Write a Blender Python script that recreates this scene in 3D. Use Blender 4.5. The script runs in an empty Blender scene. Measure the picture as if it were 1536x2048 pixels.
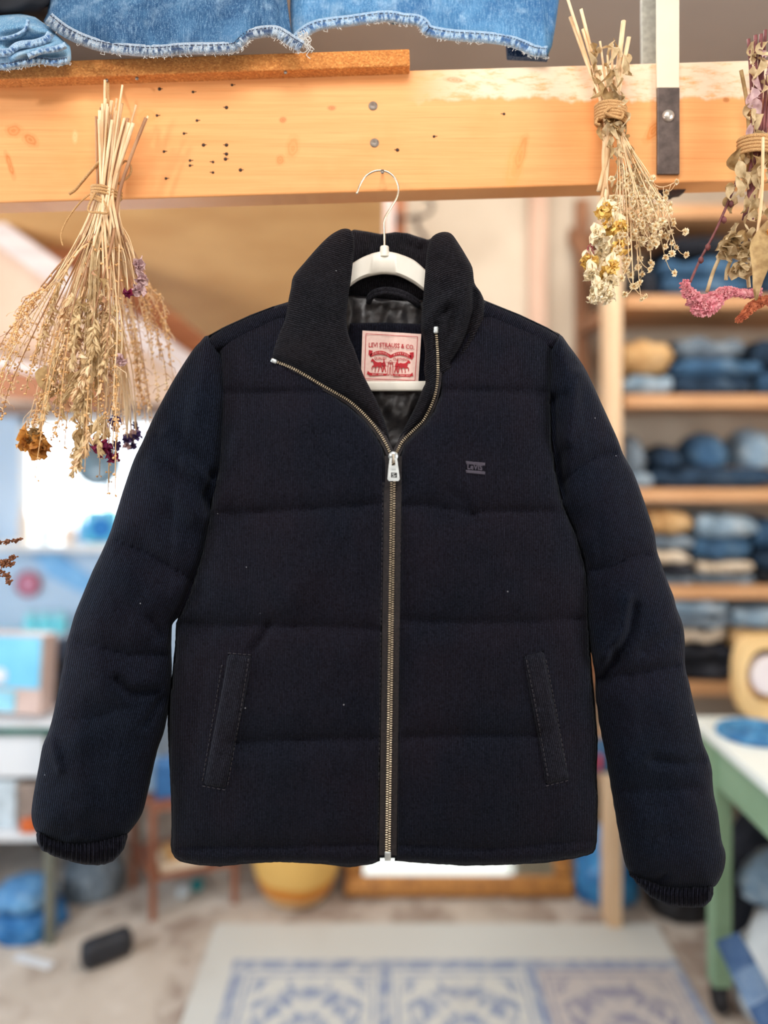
import bpy, bmesh, math, random
import numpy as np
from mathutils import Vector, Matrix, noise
from mathutils.geometry import delaunay_2d_cdt

scene = bpy.context.scene
COL = scene.collection
R = random.Random(7)
FPX, CH, HY = 1479.0, 1.5, 900.0           # focal length in pixels, camera height, horizon row
PI = math.pi


def P(px, py, Z):
    """point at distance Z in front of the camera that the photo shows at (px, py)"""
    return Vector(((px - 768.0) / FPX * Z, Z, CH - (py - HY) / FPX * Z))


def lin(c):
    c = c / 255.0
    return c / 12.92 if c <= 0.04045 else ((c + 0.055) / 1.055) ** 2.4


def rgb(r, g, b):
    return (lin(r), lin(g), lin(b), 1.0)


# ------------------------------------------------------------------ materials
class NT:
    def __init__(self, name):
        self.m = bpy.data.materials.new(name)
        self.m.use_nodes = True
        self.t = self.m.node_tree
        self.n = self.t.nodes
        self.l = self.t.links
        self.b = self.n['Principled BSDF']

    def node(self, kind, **kw):
        nd = self.n.new(kind)
        for k, v in kw.items():
            if k in nd.bl_rna.properties:
                setattr(nd, k, v)
            else:
                self.put(nd.inputs[k], v)
        return nd

    def put(self, sock, v):
        if isinstance(v, bpy.types.NodeSocket):
            self.l.new(v, sock)
        else:
            sock.default_value = v

    def math(self, op, a, b=None, c=None, clamp=False):
        nd = self.n.new('ShaderNodeMath')
        nd.operation = op
        nd.use_clamp = clamp
        self.put(nd.inputs[0], a)
        if b is not None:
            self.put(nd.inputs[1], b)
        if c is not None:
            self.put(nd.inputs[2], c)
        return nd.outputs[0]

    def mix(self, f, a, b, blend='MIX'):
        nd = self.n.new('ShaderNodeMix')
        nd.data_type = 'RGBA'
        nd.blend_type = blend
        self.put(nd.inputs[0], f)
        self.put(nd.inputs[6], a)
        self.put(nd.inputs[7], b)
        return nd.outputs[2]

    def coords(self, kind='Object', scale=(1, 1, 1), rot=(0, 0, 0), loc=(0, 0, 0)):
        tc = self.n.new('ShaderNodeTexCoord')
        mp = self.n.new('ShaderNodeMapping')
        mp.inputs['Scale'].default_value = scale
        mp.inputs['Rotation'].default_value = rot
        mp.inputs['Location'].default_value = loc
        self.l.new(tc.outputs[kind], mp.inputs['Vector'])
        return mp.outputs[0]

    def noise(self, vec, scale, detail=4.0, rough=0.55, dist=0.0):
        nd = self.n.new('ShaderNodeTexNoise')
        nd.inputs['Scale'].default_value = scale
        nd.inputs['Detail'].default_value = detail
        nd.inputs['Roughness'].default_value = rough
        nd.inputs['Distortion'].default_value = dist
        if vec is not None:
            self.l.new(vec, nd.inputs['Vector'])
        return nd.outputs[0]

    def ramp(self, f, lo, hi):
        nd = self.n.new('ShaderNodeMapRange')
        nd.interpolation_type = 'SMOOTHSTEP'
        self.put(nd.inputs[0], f)
        nd.inputs[1].default_value = lo
        nd.inputs[2].default_value = hi
        return nd.outputs[0]

    def attr(self, name):
        nd = self.n.new('ShaderNodeAttribute')
        nd.attribute_name = name
        return nd

    def bump(self, h, strength, dist):
        nd = self.n.new('ShaderNodeBump')
        nd.inputs['Strength'].default_value = strength
        nd.inputs['Distance'].default_value = dist
        self.l.new(h, nd.inputs['Height'])
        self.l.new(nd.outputs[0], self.b.inputs['Normal'])

    def color(self, c):
        self.put(self.b.inputs['Base Color'], c)

    def set(self, **kw):
        for k, v in kw.items():
            self.b.inputs[k.replace('_', ' ')].default_value = v


_mc = {}


def plain(name, c1, c2=None, scale=30.0, rough=0.6, metal=0.0, bump=0.0, bd=0.002, stretch=(1, 1, 1), sheen=0.0, trans=0.0, lucent=0.0):
    if name in _mc:
        return _mc[name]
    t = NT(name)
    v = t.coords('Object', stretch)
    n = t.noise(v, scale)
    c2 = c2 or tuple(x * 0.72 for x in c1[:3]) + (1,)
    t.color(t.mix(t.ramp(n, 0.3, 0.7), c2, c1))
    t.set(Roughness=rough, Metallic=metal)
    if sheen:
        t.b.inputs['Sheen Weight'].default_value = sheen
    if trans:
        t.b.inputs['Transmission Weight'].default_value = trans
    if bump:
        t.bump(n, bump, bd)
    if lucent:      # thin dry petals and leaves let light through
        tl = t.n.new('ShaderNodeBsdfTranslucent'); mx = t.n.new('ShaderNodeMixShader')
        t.l.new(t.mix(t.ramp(n, 0.3, 0.7), c2, c1), tl.inputs[0])
        mx.inputs[0].default_value = lucent
        t.l.new(t.b.outputs[0], mx.inputs[1]); t.l.new(tl.outputs[0], mx.inputs[2])
        t.l.new(mx.outputs[0], t.n['Material Output'].inputs['Surface'])
    _mc[name] = t.m
    return t.m


def corduroy(name, lo, hi, period=3.5, amp=0.0005):
    t = NT(name)
    rib = t.attr('rib').outputs['Fac']
    v = t.coords('Object')
    wob = t.noise(v, 70.0, 4.0, 0.65)
    fine = t.noise(v, 420.0, 4.0, 0.75)
    big = t.noise(v, 7.0, 3.0)
    ph = t.math('ADD', t.math('MULTIPLY', rib, 2 * PI / period), t.math('MULTIPLY', wob, 4.5))
    s = t.math('ADD', t.math('MULTIPLY', t.math('SINE', ph), 0.5), 0.5)
    f = t.math('MULTIPLY', s, t.math('ADD', t.math('MULTIPLY', fine, 3.4), -1.15), clamp=True)
    c = t.mix(f, lo, hi)
    c = t.mix(t.ramp(big, 0.35, 0.7), c, t.mix(0.4, c, (0.0075, 0.0020, 0.0010, 1), 'ADD'))
    sp = t.node('ShaderNodeTexVoronoi', Vector=v, Scale=38.0)
    lint = t.math('LESS_THAN', sp.outputs['Distance'], 0.035)
    gate = t.math('GREATER_THAN', t.noise(v, 9.0, 1.0), 0.60)
    c = t.mix(t.math('MULTIPLY', t.math('MULTIPLY', lint, gate), 0.6), c, rgb(170, 172, 180))
    t.color(c)
    t.set(Roughness=0.9)
    t.b.inputs['Specular IOR Level'].default_value = 0.06
    t.b.inputs['Sheen Weight'].default_value = 0.035
    t.b.inputs['Sheen Roughness'].default_value = 0.45
    t.b.inputs['Sheen Tint'].default_value = (0.75, 0.85, 1, 1)
    t.bump(t.math('ADD', s, t.math('MULTIPLY', fine, 0.5)), 0.9, amp)
    return t.m


def denim(name, c1, c2, fade=None, scale=14.0):
    """warp-faced denim: washed patches, slubby upright streaks and pale specks"""
    if name in _mc:
        return _mc[name]
    t = NT(name)
    fade = fade or rgb(190, 208, 225)
    v = t.coords('Object')
    big = t.noise(v, scale, 4.0, 0.6, 0.4)
    slub = t.noise(t.coords('Object', (700, 700, 40)), 1.0, 3.0, 0.6)
    tw = t.noise(v, 900.0, 2.0, 0.7)
    worn = t.noise(v, scale * 2.2, 5.0, 0.65)
    f = t.math('ADD', t.math('MULTIPLY', big, 0.9), t.math('MULTIPLY', slub, 0.5))
    c = t.mix(t.ramp(f, 0.5, 0.92), c2, c1)
    c = t.mix(t.math('MULTIPLY', t.ramp(worn, 0.50, 0.74), 0.45), c, fade)
    c = t.mix(t.math('MULTIPLY', t.ramp(t.math('ADD', t.math('MULTIPLY', tw, .6), t.math('MULTIPLY', slub, .4)), 0.50, 0.66), 0.55), c, fade)
    t.color(c)
    t.set(Roughness=0.9)
    t.b.inputs['Specular IOR Level'].default_value = 0.15
    t.bump(t.math('ADD', tw, t.math('MULTIPLY', worn, 2.5)), 0.5, 0.002)
    _mc[name] = t.m
    return t.m


def hem_mat(name, pale, mid, dark):
    """worn hem: pale puckers and dark bars across the roll ('along' and 'across' run with the hem)"""
    t = NT(name)
    al, ac = t.attr('along').outputs['Fac'], t.attr('across').outputs['Fac']
    cb = t.n.new('ShaderNodeCombineXYZ')
    t.l.new(t.math('MULTIPLY', al, 0.13), cb.inputs[0]); t.l.new(t.math('MULTIPLY', ac, 0.9), cb.inputs[1])
    bars = t.noise(cb.outputs[0], 1.0, 2.0, 0.5)
    mids = t.math('SUBTRACT', 1.0, t.math('MULTIPLY', t.math('ABSOLUTE', t.math('SUBTRACT', ac, 0.52)), 2.2), clamp=True)
    fine = t.noise(t.coords('Object'), 700.0, 2.0, 0.7)
    c = t.mix(t.ramp(fine, 0.35, 0.65), mid, pale)
    c = t.mix(t.math('MULTIPLY', t.ramp(bars, 0.46, 0.56), t.math('POWER', mids, 0.6)), c, dark)
    t.color(c); t.set(Roughness=0.9); t.bump(t.math('ADD', bars, fine), 0.6, 0.004)
    return t.m


# ------------------------------------------------------------------ objects
def wloc(o):
    v = Vector((0, 0, 0))
    while o is not None:
        v += o.location
        o = o.parent
    return v


def link_mesh(name, verts, faces, mat, parent=None, smooth=True, attrs=None, mats=None, fmat=None, origin=None):
    me = bpy.data.meshes.new(name)
    off = wloc(parent) if parent is not None else Vector((0, 0, 0))
    vs = [Vector(v) for v in verts]
    if origin is None:
        xs = [v.x for v in vs]; ys = [v.y for v in vs]; zs = [v.z for v in vs]
        origin = Vector(((min(xs) + max(xs)) / 2, (min(ys) + max(ys)) / 2, min(zs)))
    me.from_pydata([tuple(v - origin) for v in vs], [], faces)
    if attrs:
        for k, arr in attrs.items():
            a = me.attributes.new(k, 'FLOAT', 'POINT')
            a.data.foreach_set('value', np.asarray(arr, dtype=np.float32))
    me.materials.append(mat)
    if mats:
        for m in mats:
            me.materials.append(m)
    if fmat is not None:
        me.polygons.foreach_set('material_index', fmat)
    if smooth:
        me.polygons.foreach_set('use_smooth', [True] * len(me.polygons))
    me.update()
    o = bpy.data.objects.new(name, me)
    COL.objects.link(o)
    o.location = origin - off
    if parent is not None:
        o.parent = parent
    return o


def tag(o, label=None, cat=None, group=None, kind=None):
    if label:
        o['label'] = label
    if cat:
        o['category'] = cat
    if group:
        o['group'] = group
    if kind:
        o['kind'] = kind
    return o


def thing(name, loc, label, cat, group=None):
    o = bpy.data.objects.new(name, None)
    o.empty_display_size = 0.05
    o.location = loc
    COL.objects.link(o)
    return tag(o, label, cat, group)


def rotm(rx=0, ry=0, rz=0):
    return (Matrix.Rotation(rz, 3, 'Z') @ Matrix.Rotation(ry, 3, 'Y') @ Matrix.Rotation(rx, 3, 'X'))


class MB:
    """collects shapes in world coordinates for ONE mesh"""

    def __init__(self):
        self.v, self.f, self.fm = [], [], []
        self.mi = 0

    def add(self, vs, fs):
        b = len(self.v)
        self.v.extend(Vector(x) for x in vs)
        self.f.extend(tuple(i + b for i in f) for f in fs)
        self.fm.extend([self.mi] * len(fs))

    def bm(self, bm, M=None):
        bm.verts.index_update()
        vs = [v.co.copy() for v in bm.verts]
        if M is not None:
            vs = [M @ v for v in vs]
        self.add(vs, [[v.index for v in f.verts] for f in bm.faces])
        bm.free()

    def box(self, c, s, bev=0.004, rot=None, seg=2):
        bm = bmesh.new()
        bmesh.ops.create_cube(bm, size=1.0)
        bmesh.ops.scale(bm, vec=s, verts=bm.verts)
        if bev:
            bmesh.ops.bevel(bm, geom=bm.edges[:], offset=min(bev, min(s) * 0.45), segments=seg, affect='EDGES', profile=0.5)
        M = Matrix.Translation(c) @ (rot.to_4x4() if rot is not None else Matrix())
        self.bm(bm, M)

    def box2(self, a, b, bev=0.004):
        a, b = Vector(a), Vector(b)
        self.box((a + b) / 2, tuple(abs(x) for x in (b - a)), bev)

    def beam(self, a, b, w, d, bev=0.004, up=Vector((0, 1, 0))):
        """straight bar of section w x d from a to b; d measured along `up`"""
        a, b = Vector(a), Vector(b)
        x = (b - a)
        L = x.length
        x.normalize()
        y = (up - x * up.dot(x)).normalized()
        z = x.cross(y)
        M3 = Matrix((x, y, z)).transposed()
        self.box((a + b) / 2, (L, d, w), bev, M3)

    def tube(self, pts, rad, n=6, cap=True):
        pts = [Vector(p) for p in pts]
        m = len(pts)
        if isinstance(rad, (int, float)):
            rad = [rad] * m
        vs, fs = [], []
        t0 = (pts[1] - pts[0]).normalized()
        ref = Vector((0, 1, 0)) if abs(t0.y) < 0.9 else Vector((1, 0, 0))
        u = (ref - t0 * ref.dot(t0)).normalized()
        for i, p in enumerate(pts):
            t = (pts[min(i + 1, m - 1)] - pts[max(i - 1, 0)])
            t = t.normalized() if t.length > 1e-9 else t0
            u = u - t * u.dot(t)
            u = u.normalized() if u.length > 1e-6 else t.orthogonal().normalized()
            w = t.cross(u)
            for k in range(n):
                a = 2 * PI * k / n
                vs.append(p + (u * math.cos(a) + w * math.sin(a)) * rad[i])
        for i in range(m - 1):
            for k in range(n):
                k2 = (k + 1) % n
                fs.append((i * n + k, i * n + k2, (i + 1) * n + k2, (i + 1) * n + k))
        if cap:
            fs.append(tuple(reversed(range(n))))
            fs.append(tuple((m - 1) * n + k for k in range(n)))
        self.add(vs, fs)

    def lathe(self, prof, c, n=24, rot=None):
        """prof: (radius, height) pairs round a vertical axis at c"""
        vs, fs = [], []
        for r, h in prof:
            for k in range(n):
                a = 2 * PI * k / n
                p = Vector((r * math.cos(a), r * math.sin(a), h))
                vs.append(Vector(c) + (rot @ p if rot is not None else p))
        for i in range(len(prof) - 1):
            for k in range(n):
                k2 = (k + 1) % n
                fs.append((i * n + k, i * n + k2, (i + 1) * n + k2, (i + 1) * n + k))
        fs.append(tuple(reversed(range(n))))
        fs.append(tuple((len(prof) - 1) * n + k for k in range(n)))
        self.add(vs, fs)

    def ball(self, c, r, sub=1, sc=(1, 1, 1), rot=None):
        bm = bmesh.new()
        bmesh.ops.create_icosphere(bm, subdivisions=sub, radius=r)
        M = Matrix.Translation(c) @ (rot.to_4x4() if rot is not None else Matrix()) @ Matrix.Diagonal((*sc, 1))
        self.bm(bm, M)

    def leaf(self, a, b, w, bend=0.0, up=None, seg=5, crumple=0.0, rr=None):
        """dried petal / leaf blade from a to b, width w: cupped, twisted and wavy-edged"""
        a, b = Vector(a), Vector(b)
        d = b - a
        L = d.length
        if L < 1e-6:
            return
        rr = rr or R
        t = d / L
        up = up or Vector((0, -1, 0))
        s = t.cross(up)
        s = s.normalized() if s.length > 1e-5 else t.orthogonal().normalized()
        nrm = s.cross(t)
        small = seg <= 3
        cols = (-1, 0, 1) if small else (-1, -.5, 0, .5, 1)
        seg = seg if small else max(seg, 7)
        tw = 0 if small else rr.uniform(-1.3, 1.3) * (1 + 3 * crumple)
        ph, fq, cup = rr.uniform(0, 6.28), rr.uniform(7, 13), rr.uniform(.3, .9)
        side = rr.uniform(-.25, .25) * L * (0 if small else 1)
        vs, fs = [], []
        nc = len(cols)
        for i in range(seg + 1):
            q = i / seg
            ww = w * math.sin(PI * min(1, 0.06 + q * 0.94)) ** 0.75 * 0.5
            c = a + d * q + nrm * (bend * L * math.sin(PI * q)) + s * side * math.sin(PI * q)
            ca, sa = math.cos(tw * q), math.sin(tw * q)
            s2, n2 = s * ca + nrm * sa, nrm * ca - s * sa
            for k in cols:
                wave = crumple * w * 1.6 * k * k * math.sin(fq * q + ph + 2.2 * k)
                vs.append(c + s2 * (ww * k) + n2 * (ww * cup * k * k + wave))
        for i in range(seg):
            for k in range(nc - 1):
                o = i * nc + k
                fs.append((o, o + 1, o + nc + 1, o + nc))
        self.add(vs, fs)

    def strip(self, pts, w, nrm, th=0.0):
        """flat ribbon along pts"""
        pts = [Vector(p) for p in pts]
        vs, fs = [], []
        for i, p in enumerate(pts):
            t = (pts[min(i + 1, len(pts) - 1)] - pts[max(i - 1, 0)]).normalized()
            s = t.cross(nrm).normalized() * w / 2
            vs += [p - s, p + s]
        for i in range(len(pts) - 1):
            fs.append((2 * i, 2 * i + 1, 2 * i + 3, 2 * i + 2))
        self.add(vs, fs)

    def prism(self, poly, th):
        """poly: world points of a planar outline, extruded by the vector th"""
        n = len(poly)
        th = Vector(th)
        vs = [Vector(p) for p in poly] + [Vector(p) + th for p in poly]
        fs = [tuple(range(n)), tuple(reversed(range(n, 2 * n)))]
        for i in range(n):
            j = (i + 1) % n
            fs.append((i, i + n, j + n, j))
        self.add(vs, fs)

    def build(self, name, mat, parent=None, smooth=True, mats=None, origin=None, auto=None):
        o = link_mesh(name, self.v, self.f, mat, parent, smooth, None, mats, self.fm if mats else None, origin)
        if auto:
            sharp_by_angle(o.data, auto)
        return o


def sharp_by_angle(me, deg):
    bm = bmesh.new()
    bm.from_mesh(me)
    bm.edges.ensure_lookup_table()
    lim = math.radians(deg)
    for e in bm.edges:
        if len(e.link_faces) == 2 and e.calc_face_angle(0) > lim:
            e.smooth = False
    bm.normal_update()
    bm.to_mesh(me)
    bm.free()


def fix_normals(o):
    bm = bmesh.new()
    bm.from_mesh(o.data)
    bmesh.ops.recalc_face_normals(bm, faces=bm.faces[:])
    bm.to_mesh(o.data)
    bm.free()


def smooth_line(pts, k=4, closed=False):
    """Catmull-Rom through 2D/3D points"""
    pts = [Vector(p) for p in pts]
    out, n = [], len(pts)
    rng = range(n if closed else n - 1)
    for i in rng:
        p0 = pts[(i - 1) % n] if closed or i > 0 else pts[0]
        p1, p2 = pts[i], pts[(i + 1) % n]
        p3 = pts[(i + 2) % n] if closed or i + 2 < n else pts[-1]
        for j in range(k):
            t = j / k
            out.append(0.5 * ((2 * p1) + (p2 - p0) * t + (2 * p0 - 5 * p1 + 4 * p2 - p3) * t * t + (3 * p1 - p0 - 3 * p2 + p3) * t ** 3))
    if not closed:
        out.append(pts[-1])
    return out


def resample(poly, step, closed=True):
    pts = [np.array(p[:2], float) for p in poly]
    if closed:
        pts.append(pts[0])
    out, carry = [], 0.0
    for a, b in zip(pts[:-1], pts[1:]):
        L = np.hypot(*(b - a))
        if L < 1e-6:
            continue
        n = max(1, int(round(L / step)))
        for i in range(n):
            out.append(a + (b - a) * i / n)
    if not closed:
        out.append(pts[-1])
    return np.array(out)


def seg_dist(Pn, line):
    """distance of every point in Pn to a polyline"""
    best = np.full(len(Pn), 1e9)
    for a, b in zip(line[:-1], line[1:]):
        a = np.array(a[:2], float); b = np.array(b[:2], float)
        ab = b - a
        t = np.clip(((Pn - a) @ ab) / max(ab @ ab, 1e-9), 0, 1)
        q = a + t[:, None] * ab
        best = np.minimum(best, np.hypot(*(Pn - q).T))
    return best


def inside(Pn, poly):
    x, y = Pn[:, 0], Pn[:, 1]
    c = np.zeros(len(Pn), bool)
    n = len(poly)
    j = n - 1
    for i in range(n):
        xi, yi = poly[i]; xj, yj = poly[j]
        hit = ((yi > y) != (yj > y)) & (x < (xj - xi) * (y - yi) / (yj - yi + 1e-12) + xi)
        c ^= hit
        j = i
    return c


def vnoise(Pn, scale, seed=0, amp=1.0):
    return np.array([noise.noise(Vector((p[0] / scale + seed * 7.3, p[1] / scale - seed * 3.1, seed))) for p in Pn]) * amp


def inflate(name, poly, base, H, Rpx, mat, parent, seams=(), strokes=(), step=6, hb=0.01, rib=None, extra=None,
            smooth=True, rnd=0.5, soft=0, edge=0.0):
    """padded cloth panel with the outline poly (photo pixels). base(points)->distance of the panel's rim surface.
    seams: quilting lines that pinch the padding; strokes: (line, height, width) ridges(+)/creases(-)."""
    if soft:
        poly = smooth_line([tuple(p)[:2] for p in poly], soft, True)
    poly = resample([tuple(p)[:2] for p in poly], step)
    if edge:
        poly = poly + np.stack([vnoise(poly, 9, 3, edge), vnoise(poly, 9, 8, edge)], 1)
    nb = len(poly)
    lo, hi = poly.min(0), poly.max(0)
    gx, gy = np.meshgrid(np.arange(lo[0] + step * .5, hi[0], step), np.arange(lo[1] + step * .5, hi[1], step))
    G = np.stack([gx.ravel(), gy.ravel()], 1)
    G[:, 0] += (np.round((G[:, 1] - lo[1]) / step) % 2) * step * 0.5
    G = G[inside(G, poly)]
    closed = np.vstack([poly, poly[:1]])
    G = G[seg_dist(G, closed) > step * 0.6]
    A = np.vstack([poly, G])
    cd = delaunay_2d_cdt([Vector(p) for p in A], [(i, (i + 1) % nb) for i in range(nb)], [], 1, 1e-4)
    V2 = np.array([tuple(v) for v in cd[0]])
    tris = [tuple(f) for f in cd[2]]
    d = seg_dist(V2, closed)
    onb = d < 1e-3
    dd = d.copy()
    for sm in seams:
        ln, k = sm if isinstance(sm, tuple) and isinstance(sm[1], (int, float)) and not isinstance(sm[0], (int, float)) else (sm, 0.0)
        dd = np.minimum(dd, seg_dist(V2, ln) + k)
    prof = lambda x: np.sqrt(np.maximum(0, 1 - (1 - np.minimum(x / Rpx, 1)) ** 2))
    h = H * (rnd * prof(dd) + (1 - rnd) * prof(d))
    for st in strokes:
        ln, a, w = st
        h += a * np.exp(-(seg_dist(V2, ln) / w) ** 2) * np.minimum(1, d / (2 * step))
    if extra is not None:
        h += extra(V2) * np.minimum(1, d / (3 * step))
    Zb = base(V2) if callable(base) else np.full(len(V2), float(base))
    verts, idx = [], {}
    for i, p in enumerate(V2):
        verts.append(P(p[0], p[1], Zb[i] - h[i]))
    faces = []
    for a, b, c in tris:
        ar = (V2[b][0] - V2[a][0]) * (V2[c][1] - V2[a][1]) - (V2[c][0] - V2[a][0]) * (V2[b][1] - V2[a][1])
        faces.append((a, b, c) if ar > 0 else (a, c, b))
    ribv = list(rib(V2)) if rib is not None else [0.0] * len(V2)
    if hb is not None:
        hbv = hb * prof(d)
        back = []
        for i, p in enumerate(V2):
            if onb[i]:
                back.append(i)
            else:
                v = P(p[0], p[1], Zb[i])
                v.y += hbv[i] + 0.0006
                back.append(len(verts))
                verts.append(v)
                ribv.append(ribv[i])
        faces += [(back[f[0]], back[f[2]], back[f[1]]) for f in faces]
    faces = [tuple(reversed(f)) for f in faces]
    return link_mesh(name, verts, faces, mat, parent, smooth, {'rib': ribv})


def text_geo(s, mb, place, size=1.0, arch=0.0, sx=1.0, bold=0.0):
    """flat lettering; place(u, v) maps text plane (centred) to the world"""
    cu = bpy.data.curves.new('lettering', 'FONT')
    cu.body = s
    cu.size = size
    cu.align_x = 'CENTER'
    cu.align_y = 'CENTER'
    cu.resolution_u = 2
    cu.offset = bold
    ob = bpy.data.objects.new('lettering', cu)
    COL.objects.link(ob)
    bpy.context.view_layer.update()
    dg = bpy.context.evaluated_depsgraph_get()
    me = ob.evaluated_get(dg).to_mesh()
    vs = [(v.co.x * sx, v.co.y + arch * (v.co.x * sx) ** 2) for v in me.vertices]
    fs = [tuple(p.vertices) for p in me.polygons]
    ob.evaluated_get(dg).to_mesh_clear()
    bpy.data.objects.remove(ob)
    bpy.data.curves.remove(cu)
    mb.add([place(u, v) for u, v in vs], fs)


# ================================================================== SETTING
XL, XR, YB, ZC = -2.3, 1.62, 2.75, 2.78
YBL = 3.15                                   # the back wall steps back on the window side
CREAM = plain('cream_plaster', rgb(204, 190, 170), rgb(188, 172, 152), 2.5, 0.9, 0, 0.1, 0.01)
COOLW = plain('cool_white_paint', rgb(188, 208, 228), rgb(172, 196, 220), 2.5, 0.9)
PLY = plain('tan_plywood', rgb(212, 164, 106), rgb(196, 146, 90), 3.0, 0.7, 0, 0.0, 0.002, (1, 1, 6))
TAUPE = plain('taupe_ceiling_paint', rgb(172, 164, 158), rgb(160, 152, 146), 1.5, 0.9)


def struct(name, mb, mat, parent=None, smooth=False):
    o = mb.build(name, mat, parent, smooth)
    if parent is None:
        o['kind'] = 'structure'
    return o


# floor: worn concrete with dark and pale stains
t = NT('worn_concrete')
v = t.coords('Object')
n1 = t.noise(v, 2.2, 6, 0.6, 0.5)
n2 = t.noise(v, 7.0, 5, 0.65, 0.3)
c = t.mix(t.ramp(n1, 0.42, 0.58), rgb(150, 134, 122), rgb(192, 182, 170))
c = t.mix(t.math('MULTIPLY', t.ramp(n2, 0.45, 0.62), 0.6), c, rgb(208, 200, 190))
c = t.mix(t.math('MULTIPLY', t.ramp(t.noise(v, 3.1, 4), 0.58, 0.72), 0.6), c, rgb(124, 106, 94))
t.color(c); t.set(Roughness=0.75); t.bump(n2, 0.2, 0.004)
FLOOR = t.m
m = MB(); m.box2((XL - .05, -2.05, -0.06), (XR + .05, 3.4, 0.0), 0); struct('floor', m, FLOOR)
m = MB(); m.box2((-0.28, YB, 0), (XR + .05, YB + .08, ZC), 0); struct('wall_back', m, CREAM)
# window side: wall with an opening
wx0, wx1, wz0, wz1 = -1.55, -0.80, 1.115, 1.64
m = MB()
for a, b in (((XL, YBL, 0), (-.24, YBL + .1, wz0)), ((XL, YBL, wz1), (-.24, YBL + .1, ZC)), ((XL, YBL, wz0), (wx0, YBL + .1, wz1)), ((wx1, YBL, wz0), (-.24, YBL + .1, wz1))):
    m.box2(a, b, 0)
struct('wall_back_window', m, COOLW)
m = MB(); m.box2((-.28, YB + .08, 0), (-.20, YBL + .1, ZC), 0); struct('wall_return', m, CREAM)
m = MB(); m.box2((XL - .08, -2.0, 0), (XL, 3.3, ZC), 0); struct('wall_left', m, COOLW)
m = MB(); m.box2((XR, -2.0, 0), (XR + .08, 2.9, ZC), 0); struct('wall_right', m, CREAM)
m = MB(); m.box2((XL - .08, -2.0, ZC), (XR + .08, 3.4, ZC + .06), 0); struct('ceiling', m, TAUPE)
m = MB(); m.box2((XL - .08, -2.08, 0), (XR + .08, -2.0, ZC), 0); struct('wall_front', m, CREAM)

# window: frame, mullion, panes, sill
FRAME = plain('white_window_paint', rgb(240, 240, 238), None, 4, 0.5)
t = NT('window_glass')
tr = t.n.new('ShaderNodeBsdfTransparent'); gl = t.n.new('ShaderNodeBsdfGlossy'); mx = t.n.new('ShaderNodeMixShader')
gl.inputs['Roughness'].default_value = 0.05
mx.inputs[0].default_value = 0.06
t.l.new(tr.outputs[0], mx.inputs[1]); t.l.new(gl.outputs[0], mx.inputs[2])
t.l.new(mx.outputs[0], t.n['Material Output'].inputs['Surface'])
GLASS = t.m
m = MB()
for a, b in (((wx0, YBL - .01, wz0), (wx0 + .04, YBL + .06, wz1)), ((wx1 - .04, YBL - .01, wz0), (wx1, YBL + .06, wz1)), ((wx0, YBL - .01, wz1 - .04), (wx1, YBL + .06, wz1)), ((wx0, YBL - .01, wz0), (wx1, YBL + .06, wz0 + .035))):
    m.box2(a, b, 0.004)
win = struct('window_1', m, FRAME)
m = MB(); m.box2((-1.19, YBL, wz0 + .03), (-1.165, YBL + .05, wz1 - .03), .003); m.build('mullion', FRAME, win, False)
for a, b in ((wx0 + .04, -1.19), (-1.165, wx1 - .04)):
    m = MB(); m.box2((a, YBL + .025, wz0 + .03), (b, YBL + .029, wz1 - .035), 0); m.build('pane', GLASS, win, False)
m = MB(); m.box2((wx0 - .06, YBL - .14, wz0 - .03), (wx1 + .06, YBL + .02, wz0), .006); struct('trim_window_sill', m, FRAME)
m = MB(); m.box2((XL, YBL - .03, wz1 + .005), (-.30, YBL, wz1 + .12), .006); struct('trim_window_head', m, plain('grey_brown_board', rgb(150, 124, 108), rgb(134, 106, 90), 6, 0.7, 0, 0, .002, (1, 1, 8)))
# sloping plywood underside of the loft on the left, and its timbers
m = MB()
m.prism([(XL, 1.85, 2.43), (0.0, 1.85, 2.43), (0.0, YB + .02, 1.93), (XL, YBL, 1.80)], (0, .02, .03))
o = struct('ceiling_slope', m, PLY); fix_normals(o)
m = MB()
m.box2((XL, YBL - .025, wz1 + .12), (-.29, YBL, 2.3), 0)
struct('wall_panel_left', m, plain('pink_tan_board', rgb(214, 182, 156), rgb(200, 166, 140), 2.5, 0.8))
BROWN = plain('brown_timber', rgb(176, 108, 62), rgb(150, 88, 48), 5, 0.6, 0, 0, .002, (1, 1, 10))
PALE = plain('whitewashed_timber', rgb(226, 212, 206), rgb(206, 190, 184), 5, 0.7, 0, 0, .002, (1, 1, 10))
m = MB(); m.beam(P(-130, 372, 2.30), P(470, 800, 2.30), 0.072, .05); struct('trim_stair_rail', m, PALE)
m = MB()
m.prism([P(x, y, 2.37) for x, y in [(-130, 230), (40, 395), (110, 440), (430, 690), (470, 790), (-130, 365)]], (0, .04, 0))
o = struct('trim_stair_string', m, BROWN); fix_normals(o)
m = MB()
m.prism([P(x, y, 2.345) for x, y in [(-150, 380), (430, 775), (430, 806), (-150, 806)]], (0, .02, 0))
o = struct('wall_stair_side', m, plain('pinkish_tan_panel', rgb(226, 196, 172), rgb(208, 174, 148), 2.5, 0.8)); fix_normals(o)
m = MB(); m.beam(P(-150, 692, 2.26), P(130, 752, 2.26), 0.035, .03); struct('trim_rail_lower', m, PALE)
m = MB(); m.beam(P(-150, 740, 2.29), P(200, 786, 2.29), 0.10, .03); struct('trim_board_lower', m, BROWN)
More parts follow.
